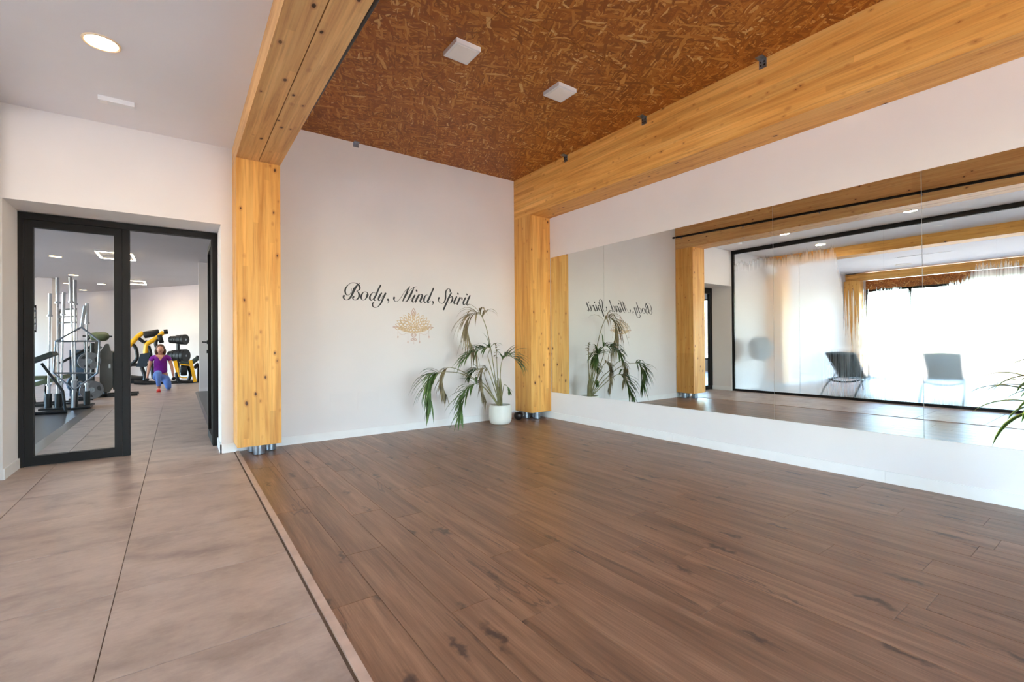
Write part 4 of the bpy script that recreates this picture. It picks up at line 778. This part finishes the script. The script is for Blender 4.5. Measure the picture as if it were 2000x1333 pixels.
# ------------------------------------------------------------------ gym behind the doorway
# walls: angled end wall with a window, near corner wall, side with an added window
A0, A1 = Vector((1.2, 16.55, 0)), Vector((-5.1, 25.6, 0)); ad_ = (A1 - A0).normalized(); an = Vector((ad_.y, -ad_.x, 0))
if an.y < 0: an = -an
def seg(mb, s0, s1, z0, z1, th=.2):
    p, q = A0 + ad_ * s0, A0 + ad_ * s1
    mb.poly([(p.x, p.y, z0), (q.x, q.y, z0), (q.x + an.x * th, q.y + an.y * th, z0), (p.x + an.x * th, p.y + an.y * th, z0)], (0, 0, z1 - z0)); return mb
LW = (A1 - A0).length; w0, w1 = 7.2, 8.3
wb = MB(); seg(wb, 0, w0, -.1, 3.1); seg(wb, w0, w1, -.1, 1.2); seg(wb, w0, w1, 2.42, 3.1); seg(wb, w1, w1 + .75, -.1, 3.1); seg(wb, w1 + .75, w1 + 1.6, -.1, 1.2); seg(wb, w1 + .75, w1 + 1.6, 2.42, 3.1); seg(wb, w1 + 1.6, LW, -.1, 3.1)
struct('wall_gym_end', wb, M['wall'])
for n_, (a, b_) in enumerate(((w0, w1), (w1 + .75, w1 + 1.6))):
    f = MB()
    for z in (1.2, 1.88, 2.1, 2.36): seg(f, a, b_, z, z + .06, .06)
    for s in (a, b_ - .05): seg(f, s, s + .05, 1.2, 2.42, .06)
    struct('window_%d' % (3 + n_), f, M['alu'])
struct('wall_gym_side', MB().box(-7.2, 5.85, -.1, -6.95, 7.4, 3.1).box(-7.2, 16.6, -.1, -6.95, 26, 3.1).box(-7.2, 7.4, -.1, -6.95, 16.6, .4).box(-7.2, 7.4, 2.6, -6.95, 16.6, 3.1), M['wall'])
window('window_5', 7.4, 16.6, -7.07, .4, 2.6, 6, 'y')  # unseen side window, added to let sky light into the gym
struct('wall_gym_near', MB().box(.392, 12.83, -.1, 4.1, 13.0, 3.1), M['wall'])
struct('wall_gym_right', MB().box(4.0, 5.85, -.1, 4.2, 13, 3.1).box(XL, 5.642, -.1, 4.2, 5.85, 3.1).box(1.15, 13, -.1, 1.3, 16.8, 3.1), M['wall'])
struct('trim_2', MB().box(-3.15, 17.95, 0, -2.84, 18.6, 2.96), M['wall'])      # column in front of the end wall
struct('wall_gym_cross', MB().box(-7, 18.1, -.1, -4.2, 18.3, 2.96).box(-4.2, 18.1, -.1, -3.15, 18.3, 1.45).box(-4.2, 18.1, 2.2, -3.15, 18.3, 2.96), M['wall'])
window('window_6', -4.2, -3.15, 18.2, 1.45, 2.2, 1)
struct('baseboard_gym', MB().box(.392, 12.818, 0, 4, 12.83, .08), M['base'])
def mat_slab(x0, y0, x1, y1, label, bev=.03):
    mb = MB(); a = [(x0, y0), (x1, y0), (x1, y1), (x0, y1)]; b_ = [(x0 + bev, y0 + bev), (x1 - bev, y0 + bev), (x1 - bev, y1 - bev), (x0 + bev, y1 - bev)]
    lo = [mb.bm.verts.new((x, y, .0005)) for x, y in a]; up = [mb.bm.verts.new((x, y, .022)) for x, y in b_]
    for i in range(4): mb.bm.faces.new((lo[i], lo[(i + 1) % 4], up[(i + 1) % 4], up[i]))
    mb.bm.faces.new(up); mb.bm.faces.new(lo[::-1])
    tag(mb.build('floor_mat', M['matblk'], origin=(x0, y0, 0)), label, 'floor mat')
mat_slab(-3.4, 6.25, -1.125, 10.42, 'black rubber floor mat with sloping edge under the barbell stand', .10)
mat_slab(.31, 6.5, 1.9, 12.6, 'black rubber mat behind the open door leaf')
# ring lights
def ring(x, y, label):
    t = thing('ring_light', (x, y, 2.96), label, 'ceiling light', 'square LED ring lights in the gym')
    mb = MB(); le = MB(); a, b_ = .29, .46
    for x0, y0, x1, y1 in ((-a, -b_, a, -b_ + .04), (-a, b_ - .04, a, b_), (-a, -b_ + .04, -a + .04, b_ - .04), (a - .04, -b_ + .04, a, b_ - .04)):
        mb.box(x + x0, y + y0, 2.895, x + x1, y + y1, 2.925); le.box(x + x0 + .004, y + y0 + .004, 2.889, x + x1 - .004, y + y1 - .004, 2.896)
    mb.build('frame', M['plastic'], t); le.build('led_strip', M['ringled'], t)
    MB().box(x - .1, y - .06, 2.93, x + .1, y + .06, 2.96).tube([(x, y, 2.93), (x - a + .02, y, 2.92)], .004).tube([(x, y, 2.93), (x + a - .02, y, 2.92)], .004).build('canopy', M['plastic'], t)
    d = bpy.data.lights.new('ring_glow', 'AREA'); d.shape = 'RECTANGLE'; d.size = .58; d.size_y = .92; d.energy = 9 if y < 15 else 4; d.color = (1, .88, .76)
    o = bpy.data.objects.new('ring_glow', d); COL.objects.link(o); o.parent = t; o.location = (0, 0, -.08)
ring(-1.02, 12.45, 'square LED ring light nearer the doorway')
ring(-1.05, 17.35, 'square LED ring light nearer the gym end wall')
for x, y, lab in ((-2.1, 13.6, 'gym downlight nearest the doorway, above the barbells'), (-2.26, 16.9, 'gym downlight above the chrome barbell sleeves'), (-1.9, 18.9, 'gym downlight just left of the dark mullion'), (-2.7, 19.2, 'faint gym downlight behind the tallest barbells'), (-2.6, 21.2, 'faintest gym downlight near the end wall')):
    downlight(x, y, lab, 2.96, .11)
t = thing('ceiling_cassette', (-3.3, 14.6, 2.96), 'grey air-conditioning cassette on the gym ceiling', 'air conditioner')
MB().box(-3.9, 14.0, 2.92, -2.75, 15.2, 2.96).build('panel', M['plastic'], t, bevel=.01); MB().box(-2.85, 14.1, 2.912, -2.79, 15.1, 2.921).box(-3.86, 14.04, 2.912, -2.9, 14.1, 2.921).build('slot', M['black'], t)

# barbell stand: black block with sockets, olympic bars standing in it
def barbell(x, y, z0, tilt, label, top=2.19, L_=None):
    ht = top - z0; t = thing('barbell', (x, y, z0), label, 'barbell', 'chrome barbells standing in the floor stand')
    dx_, dy_ = tilt; P_ = lambda h: (x + dx_ * h, y + dy_ * h, z0 + h)
    sl = min(.42, ht * .2)
    MB().tube([P_(.0), P_(sl)], .025, 14).build('sleeve', M['chrome'], t)
    MB().tube([P_(sl - .02), P_(sl + .012)], .037, 16).build('collar', M['chrome'], t)
    MB().tube([P_(sl), P_(ht - sl)], .0145, 12).build('shaft', M['chrome'], t)
    MB().tube([P_(ht - sl - .012), P_(ht - sl + .02)], .037, 16).build('collar', M['chrome'], t)
    MB().tube([P_(ht - sl), P_(ht - .003), P_(ht)], [.025, .025, .02], 14).build('sleeve', M['chrome'], t)
bx0 = [(-1.66, 10.95), (-1.55, 10.80), (-1.385, 10.75)]
t = thing('barbell_stand', (-1.58, 10.75, 0), 'black block stand with upright sockets at the mat corner', 'barbell stand')
stand = MB()
stand.box(-1.82, 10.45, .0225, -1.2, 11.0, .05).build('base', M['black'], t, bevel=.004)
socks = [(-1.73, 10.62), (-1.60, 10.55), (-1.40, 10.5), (-1.62, 10.88), (-1.44, 10.85), (-1.28, 10.80)]
for x, y in socks: MB().lathe([(.026, 0), (.045, 0), (.045, .23), (.03, .23), (.026, .22), (.026, 0)], (x, y, .05), 18).build('socket', M['black'], t)
labs = ['short chrome bar nearest the left glass edge', 'chrome barbell, left of the two tallest sleeves', 'chrome barbell, right of the two tallest sleeves', 'chrome bar with low dark sleeve behind the window', 'tall chrome barbell at right of the stand', 'short leaning chrome bar above the hexagonal bar']
for (x, y), tp_, tl, lb_ in zip(socks, (1.93, 2.19, 2.2, 1.98, 2.2, 1.80), ((.01, .03), (-.005, .02), (-.02, .0), (.02, .02), (0, .03), (-.0, .02)), labs): barbell(x, y, .052, tl, lb_, tp_)
# hexagonal trap bar hung over the barbells
hx_ = [(-1.303, 1.371), (-1.076, 1.136), (-1.097, .601), (-1.382, .339), (-1.629, .624), (-1.61, 1.138)]
t = thing('hex_bar', (-1.35, 10.4, .34), 'grey hexagonal trap bar leaning in front of the barbells', 'hex bar')
HX = [(x, 10.36 - .10 * (1.4 - z) + .1, z) for x, z in hx_]
MB().tube(HX + [HX[0]], .015, 10).build('frame', M['zinc'], t)
MB().tube([HX[5], HX[1]], .013, 10).build('handle', M['zinc'], t); MB().tube([HX[4], HX[2]], .013, 10).build('handle', M['zinc'], t)
MB().tube([HX[0], (HX[0][0] + .04, HX[0][1] + .02, HX[0][2] + .36)], .025, 12).build('sleeve', M['chrome'], t)
MB().tube([HX[3], (HX[3][0] - .01, HX[3][1], HX[3][2] - .29)], .022, 12).build('sleeve', M['chrome'], t)
# plates on a rack
def ch_last(t): return [o for o in bpy.data.objects if o.parent == t and o.name.startswith('disc')][-1]
def plate(c, r, th, mat, label, axis=(0, 1, 0), grp=None, cat='weight plate', windows=3):
    t = thing('weight_plate', (c[0], c[1], c[2] - r), label, cat, grp); ax = Vector(axis).normalized(); c = Vector(c)
    MB().lathe([(.027, 0), (.06, -.0), (.066, th * .22), (r * .42, th * .25), (r * .45, th * .3), (r * .82, th * .3), (r * .85, 0), (r * .97, 0), (r, th * .15), (r, th * .85), (r * .97, th), (.027, th), (.027, 0)], c, 40, ax).build('disc', mat, t); dk = ch_last(t)
    x = ax.orthogonal().normalized(); y = ax.cross(x)
    for k in range(windows):
        a = k * 2 * math.pi / windows + .5; pts = []
        for r_, s in ((.5, -.35), (.5, .35), (.78, .42), (.78, 0), (.78, -.42)):
            pts.append(c + (x * math.cos(a + s) + y * math.sin(a + s)) * r * r_ + ax * (th + .0012))
        MB().poly(pts, -ax * .0016).build('window', M['black'], dk)
    MB().lathe([(.028, th + .004), (.045, th + .004), (.05, th - .002)], c, 20, ax).build('hub_ring', M['zinc'], t)
    return t
fa = (.15, -1, 0)
t = thing('plate_rack', (-1.38, 12.45, 0), 'black floor rack carrying the grey weight plates', 'plate rack')
MB().tube([(-1.40, 12.51, .04), (-1.40, 12.51, 1.12)], .035, 12).build('upright', M['black'], t)
MB().box(-1.70, 12.15, .0, -1.35, 12.21, .05).box(-1.70, 12.50, .0, -1.35, 12.56, .05).box(-1.43, 12.15, .01, -1.36, 12.54, .05).build('base', M['black'], t, bevel=.004)
MB().tube([(-1.4, 12.5, .765), (-1.40, 12.13, .765)], .022, 10).build('peg', M['zinc'], t); MB().tube([(-1.38, 12.5, .20), (-1.37, 12.12, .20)], .022, 10).build('peg', M['zinc'], t)
plate((-1.41, 12.20, .765), .17, .05, M['greyplate'], 'upper grey weight plate with three cutouts', fa)
plate((-1.375, 12.18, .20), .18, .05, M['greyplate'], 'lower grey weight plate with three cutouts', fa)
plate((-1.40, 12.33, .765), .155, .04, M['rubber'], 'black weight plate tucked behind the upper grey one', fa)
plate((-1.60, 12.5, .32), .2, .05, M['bluepad'], 'blue-black plate standing behind the lower grey plate', (.6, -1, 0))
# selectorised machine with brown-grey shroud and olive roller
t = thing('leg_machine', (-1.22, 12.75, 0), 'weight machine with brown-grey shroud and olive roller pad', 'gym machine')
MB().poly([(-1.30, 12.6, .14), (-1.16, 12.6, .10), (-1.10, 12.6, .22), (-1.10, 12.6, .95), (-1.30, 12.6, .95)], (.0, .35, 0)).build('shroud', M['shroud'], t, bevel=.02)
MB().box(-1.095, 12.62, .15, -1.05, 12.9, .93).build('side_panel', M['black'], t, bevel=.005)
MB().box(-1.375, 12.66, .8, -1.31, 12.74, 1.22).build('upright', M['shroud'], t, bevel=.004)
MB().poly([(-1.29, 12.64, .95), (-1.13, 12.64, .95), (-1.165, 12.64, 1.10), (-1.21, 12.64, 1.10)], (0, .1, 0)).build('head_plate', M['shroud'], t, bevel=.004)
MB().poly([(-1.56, 12.7, .80), (-1.42, 12.7, .84), (-1.38, 12.7, 1.08), (-1.42, 12.7, 1.12)], (0, .08, 0)).build('seat_pad', M['dpad'], t, bevel=.01)
MB().tube([(-1.44, 12.62, 1.235), (-1.41, 12.62, 1.24), (-1.36, 12.6, 1.245), (-1.21, 12.58, 1.25), (-1.17, 12.57, 1.25), (-1.14, 12.57, 1.25)], [.05, .085, .092, .092, .07, .02], 20).build('roller_pad', M['olive'], t)
MB().tube([(-1.56, 12.7, 1.26), (-1.2, 12.57, 1.25), (-1.10, 12.55, 1.25)], .018, 10).build('roller_axle', M['black'], t)
MB().box(-1.16, 12.594, .60, -1.13, 12.600, .68).build('label_plate', M['plastic'], t)
MB().box(-1.33, 12.60, 0, -.7, 12.66, .06).box(-1.33, 13.0, 0, -.7, 13.06, .06).box(-1.26, 12.60, .01, -1.18, 13.06, .07).build('base', M['black'], t, bevel=.004)
MB().tube([(-1.22, 12.66, .07), (-1.22, 12.66, .2)], .03, 10).build('post', M['black'], t)
t = thing('cable_machine', (-1.75, 13.4, 0), 'dark machine frame with blue-black shroud behind the barbells', 'gym machine')
MB().box(-1.86, 13.4, .0, -1.55, 13.8, .98).build('shroud', M['bluepad'], t, bevel=.03)
MB().tube([(-1.6, 13.35, .0), (-1.6, 13.35, 1.15), (-1.5, 13.3, 1.3)], .03, 10).tube([(-2.0, 13.35, .7), (-1.45, 13.35, 1.1)], .025, 10).build('frame', M['black'], t)
MB().bar((-1.7, 13.2, .62), (-1.35, 13.2, 1.05), .2, .07).build('seat_pad', M['dpad'], t, bevel=.015)
MB().cyl((-1.5, 13.25, 1.28), .05, .12, 16, (1, 0, 0)).build('pulley', M['black'], t)
# benches
t = thing('incline_bench', (-1.75, 9.9, .022), 'incline bench with dark green pad cut by the left door stile', 'bench')
MB().bar((-2.05, 9.9, .70), (-1.53, 9.85, .95), .26, .06).build('back_pad', M['dpad'], t, bevel=.015)
MB().tube([(-1.68, 9.88, .80), (-1.45, 9.9, .36), (-1.42, 9.9, .05)], .018, 8).tube([(-1.9, 9.9, .72), (-1.9, 9.9, .04)], .022, 8).tube([(-2.1, 9.9, .04), (-1.4, 9.9, .04)], .022, 8).build('frame', M['tubeg'], t)
MB().bar((-2.2, 9.9, .60), (-1.85, 9.9, .58), .26, .06).build('seat_pad', M['dpad'], t, bevel=.015)
t = thing('flat_bench', (-1.75, 11.6, 0), 'low bench with olive pad behind the barbell stand', 'bench')
MB().bar((-2.2, 11.55, .34), (-1.62, 11.5, .52), .3, .07).bar((-2.3, 11.6, .5), (-1.9, 11.6, .5), .3, .06).build('pad', M['olive'], t, bevel=.015)
MB().box(-2.3, 11.4, .0, -1.55, 11.46, .05).box(-2.3, 11.8, .0, -1.55, 11.86, .05).tube([(-1.9, 11.43, .03), (-1.9, 11.55, .42)], .022, 8).tube([(-2.1, 11.8, .03), (-2.1, 11.6, .46)], .022, 8).build('frame', M['black'], t)

# plate-loaded machines at the end wall
G = DATA['gym']
def bars(mb, lines, r, n=10):
    for l in lines: mb.tube(catmull([tuple(p) for p in l], 4) if len(l) > 2 else l, r, n)
    return mb
def disc(mb, a, b_, r, n=28):
    a, b_ = Vector(a), Vector(b_); d = b_ - a; L_ = d.length; d.normalize()
    return mb.lathe([(0, 0), (r * .5, 0), (r * .55, .01), (r * .9, .01), (r, .03), (r, L_ - .02), (r * .9, L_), (r * .3, L_), (0, L_)], a, n, d)
t = thing('chest_press_machine', (-.95, 16.9, 0), 'yellow and black machine half hidden by the dark mullion', 'gym machine')
bars(MB(), G['A']['yellow'], .062).build('lever_arm', M['yellow'], t)
for l in G['A']['black']: bars(MB(), [l], .045).build('frame_tube', M['black'], t)
disc(MB(), G['A']['disc'][0][0], (-.44, 16.9, 1.44), .10).build('weight_horn', M['rubber'], t)
MB().box(-1.3, 16.8, 0, -.75, 16.9, .1).box(-1.3, 17.3, 0, -.75, 17.4, .1).box(-1.1, 16.85, .01, -1.0, 17.35, .09).build('base', M['black'], t, bevel=.01)
t = thing('leg_press_machine', (-.7, 16.4, 0), 'yellow and black machine with raised arm left of the woman', 'gym machine')
bars(MB(), G['B']['yellow'], .058).build('lever_arm', M['yellow'], t)
for l in G['B']['black'][1:6]: bars(MB(), [l], .045).build('frame_tube', M['black'], t)
bars(MB(), G['B']['black'][:1], .07).build('grip', M['rubber'], t)
for l in G['B']['black'][6:]: bars(MB(), [l], .06).build('base_bar', M['black'], t)
a, b_ = G['B']['pad']; MB().poly([(a[0] - .06, a[1] - .1, a[2] - .19), (b_[0] + .0, b_[1], b_[2] - .21), (b_[0] + .1, b_[1], b_[2] + .18), (a[0] + .03, a[1] - .1, a[2] + .16)], (0, .07, 0)).build('seat_pad', M['bluepad'], t, bevel=.02)
disc(MB(), G['B']['disc'][0][0], G['B']['disc'][0][1], .13).build('counterweight', M['rubber'], t)
t = thing('weight_tree', (0, 16.2, 0), 'black weight tree standing behind the woman\'s shoulder', 'weight tree')
MB().tube([tuple(p) for p in G['tree']['post']], .045, 12).build('post', M['black'], t)
a, b_ = [Vector(p) for p in G['tree']['top']]; c, d = [Vector(p) for p in G['tree']['low']]
b_.y -= .28; d.y -= .28
MB().tube([a, b_], .03, 10).tube([c, d], .03, 10).build('peg', M['zinc'], t)
bars(MB(), [G['tree']['base']], .05).box(-.06, 16.0, 0, .04, 16.6, .07).build('base', M['black'], t)
def stackp(p, q, n_, rs, word, cut0=0.0):
    v = (q - p); u_ = v.normalized(); L_ = v.length / n_
    for i in range(n_):
        s_ = p + v * (i / n_); r = rs[i]
        tt = thing('weight_plate', (s_.x, s_.y, s_.z - r), '%s black plate on the %s peg of the weight tree' % (['outermost', 'second', 'third', 'fourth', 'fifth', 'innermost', 'last'][i] if i < n_ - 1 else 'wall-side last', word), 'weight plate', 'black plates on the weight tree')
        MB().lathe([(.03, .0), (r * .5, .0), (r * .55, .012), (r * .85, .012), (r * .9, 0), (r, .008), (r, L_ * .85), (r * .95, L_ * .94), (.03, L_ * .94), (.03, 0)], s_, 30, u_).build('disc', M['rubber'], tt)
stackp(a, b_, 6, [.10, .105, .11, .12, .14, .145], 'upper'); stackp(c, d, 5, [.13, .155, .16, .18, .185], 'lower')
t = thing('calf_machine', (.15, 15.6, 0), 'low black machine with slanting yellow bars beside the white corner', 'gym machine')
for l in G['C']['yellow']: MB().bar(l[0], l[1], .12, .08).build('side_bar', M['yellow'], t, bevel=.012)
bars(MB(), G['C']['thin'], .018).build('foot_guard', M['yellow'], t)
bars(MB(), [G['C']['black'][i] for i in (2, 3, 4, 5)] , .042).build('frame', M['black'], t); bars(MB(), G['C']['black'][:1], .06).build('seat_pad', M['dpad'], t); bars(MB(), G['C']['black'][1:2], .035).build('handle', M['black'], t)
disc(MB(), G['C']['disc'][0][0], G['C']['disc'][0][1], .17).build('weight_disc', M['rubber'], t)

# ------------------------------------------------------------------ the woman doing a lunge
skin = plain('skin', (206, 150, 122), .5, 0, .05, 12); hairm = plain('brown_hair', (96, 62, 40), .55, 0, .25, 40)
shirt = plain('purple_shirt', (128, 12, 150), .7, 0, .1, 14); legg = plain('blue_leggings', (64, 104, 186), .65, 0, .12, 10); legl = plain('light_blue_leggings', (104, 140, 214), .65, 0, .12, 10)
red = plain('red_shoe', (226, 52, 44), .5, 0, .08); eyem = plain('eye', (40, 28, 24), .3); lip = plain('lips', (170, 84, 78), .4)
cx, cy = -.335, 13.62
def skinned(name, verts, edges, rad, mat, parent, sub=2, root=0):
    me_ = bpy.data.meshes.new(name); org = ORG[parent.name]
    me_.from_pydata([Vector(v) - org for v in verts], edges, []); o = bpy.data.objects.new(name, me_); COL.objects.link(o); o.parent = parent; ORG[o.name] = org
    sm = o.modifiers.new('skin', 'SKIN'); sm.use_smooth_shade = True
    sv = me_.skin_vertices[0].data
    for i, r in enumerate(rad): sv[i].radius = r if isinstance(r, tuple) else (r, r)
    for i in range(len(rad)): sv[i].use_root = (i == root)
    ss = o.modifiers.new('sub', 'SUBSURF'); ss.levels = sub; ss.render_levels = sub
    me_.materials.append(mat); return o
t = thing('person', (cx, cy, 0), 'woman in purple shirt and blue leggings lunging with dumbbells', 'person')
P_ = lambda x, y, z: (cx + x, cy + y, z)
V_ = [P_(0, .10, .33), P_(0, .09, .45), P_(0, .06, .58), P_(0, .03, .70), P_(0, .02, .80), P_(0, .0, .855), P_(0, -.02, .90), P_(0, -.035, .965), P_(0, -.02, 1.03),
      P_(-.08, .09, .31), P_(-.045, -.13, .40), P_(-.035, -.30, .44), P_(-.03, -.30, .25), P_(-.025, -.27, .07), P_(-.025, -.38, .035),
      P_(.09, .10, .30), P_(.13, .04, .18), P_(.15, .0, .065), P_(.15, .2, .06), P_(.15, .42, .075), P_(.15, .44, .03),
      P_(-.155, .03, .775), P_(-.205, .03, .60), P_(-.235, -.0, .40), P_(-.248, -.012, .315),
      P_(.155, .03, .775), P_(.205, .03, .60), P_(.235, .0, .40), P_(.248, -.012, .315)]
E_ = [(0, 1), (1, 2), (2, 3), (3, 4), (4, 5), (5, 6), (6, 7), (7, 8), (0, 9), (9, 10), (10, 11), (11, 12), (12, 13), (13, 14), (0, 15), (15, 16), (16, 17), (17, 18), (18, 19), (19, 20), (4, 21), (21, 22), (22, 23), (23, 24), (4, 25), (25, 26), (26, 27), (27, 28)]
R_ = [(.13, .10), (.115, .09), (.12, .095), (.125, .095), (.09, .07), (.045, .045), (.052, .055), (.075, .088), (.062, .075),
      .085, .078, .058, .050, .033, .03, .085, .072, .052, .048, .03, .025, .048, .038, .028, .024, .048, .038, .028, .024]
body = skinned('body', V_, E_, R_, skin, t)
# clothing
skinned('shirt', [P_(0, .10, .37), P_(0, .08, .50), P_(0, .05, .62), P_(0, .03, .72), P_(0, .02, .79), P_(-.15, .03, .775), P_(-.195, .03, .68), P_(.15, .03, .775), P_(.195, .03, .68)],
        [(0, 1), (1, 2), (2, 3), (3, 4), (4, 5), (5, 6), (4, 7), (7, 8)], [(.152, .12), (.137, .107), (.138, .112), (.142, .112), (.085, .08), .062, .056, .062, .056], shirt, t)
skinned('leggings', [V_[0], V_[9], V_[10], V_[11], V_[12], P_(-.025, -.28, .11), V_[15], V_[16], V_[17], V_[18], P_(.15, .38, .07), P_(0, .10, .40)],
        [(0, 1), (1, 2), (2, 3), (3, 4), (4, 5), (0, 6), (6, 7), (7, 8), (8, 9), (9, 10), (0, 11)], [(.155, .12), .098, .086, .066, .057, .042, .102, .084, .062, .056, .04, (.145, .115)], legl, t)
# neckline skin
MB().poly([P_(-.055, -.085, .80), P_(0, -.108, .705), P_(.055, -.085, .80), P_(.03, -.06, .84), P_(-.03, -.06, .84)], (0, .03, 0)).build('neckline', skin, t, bevel=.006)
for fx_, fy_, back in ((-.025, -.33, 0), (.15, .44, 1)):
    mb = MB()
    if not back: mb.ball(P_(fx_, fy_ - .01, .035), .05, 16, .85, 2.3, .75).box(cx + fx_ - .04, cy + fy_ - .115, 0, cx + fx_ + .04, cy + fy_ + .10, .016)
    else: mb.ball(P_(fx_, fy_ + .02, .06), .045, 16, .9, .9, 1.5)
    mb.build('shoe', red, t)
# face and hair
hz = .965; hy = -.035
h = MB(); h.ball(P_(0, hy + .028, hz + .02), .098, 20, .92, .95, 1.08)
h.ball(P_(-.078, hy + .03, hz - .045), .045, 14, .75, 1, 1.7); h.ball(P_(.078, hy + .03, hz - .045), .045, 14, .75, 1, 1.7); h.ball(P_(0, hy + .06, hz - .05), .07, 14, 1.1, .8, 1.3); h.build('hair', hairm, t)
MB().ball(P_(0, hy - .012, hz - .002), .077, 20, .88, 1.02, 1.17).build('face', skin, t)
MB().poly([P_(-.010, hy - .085, hz - .018), P_(.010, hy - .085, hz - .018), P_(.004, hy - .088, hz + .02), P_(-.004, hy - .088, hz + .02)], (0, -.012, 0)).build('nose', skin, t, bevel=.003)
for s in (-1, 1):
    MB().ball(P_(s * .027, hy - .083, hz + .018), .009, 10, 1.3, .6, .6).build('eye', eyem, t)
    MB().ball(P_(s * .070, hy + .0, hz - .0), .016, 10, .5, 1, 1.4).build('ear', skin, t)
MB().ball(P_(0, hy - .082, hz - .040), .012, 12, 1.7, .5, .5).build('mouth', lip, t)
for s in (-1, 1):   # hands: palm and five curled fingers round the dumbbell grip
    hx0, hy0, hz0 = s * .25, -.015, .30
    mb = MB(); mb.ball(P_(hx0, hy0, hz0 + .015), .03, 12, .55, 1.25, 1.25)
    for k in range(4):
        yy = hy0 - .033 + k * .021; l = (.85, 1, .97, .8)[k]
        mb.tube([P_(hx0, yy, hz0), P_(hx0 + s * .016, yy, hz0 - .018 * l), P_(hx0 + s * .012, yy, hz0 - .04 * l), P_(hx0 - s * .01, yy, hz0 - .042 * l)], [.0095, .009, .008, .006], 7)
    mb.tube([P_(hx0 - s * .012, hy0 - .02, hz0 + .012), P_(hx0 - s * .026, hy0 - .03, hz0 - .012), P_(hx0 - s * .018, hy0 - .03, hz0 - .034)], [.011, .0095, .007], 7)
    mb.build('hand', skin, t)
for s, lb_ in ((-1, 'small black dumbbell in the woman\'s hand beside her raised knee'), (1, 'small black dumbbell in the woman\'s hand beside the weight tree')):
    hx0, hz0 = s * .25, .272
    d = thing('dumbbell', P_(hx0, 0, hz0 - .04), lb_, 'dumbbell')
    MB().tube([P_(hx0, -.06, hz0), P_(hx0, .05, hz0)], .012, 10).build('grip', M['zinc'], d)
    for y in (-.105, .045): MB().cyl(P_(hx0, y, hz0), .042, .05, 6, (0, 1, 0)).build('head', M['rubber'], d)
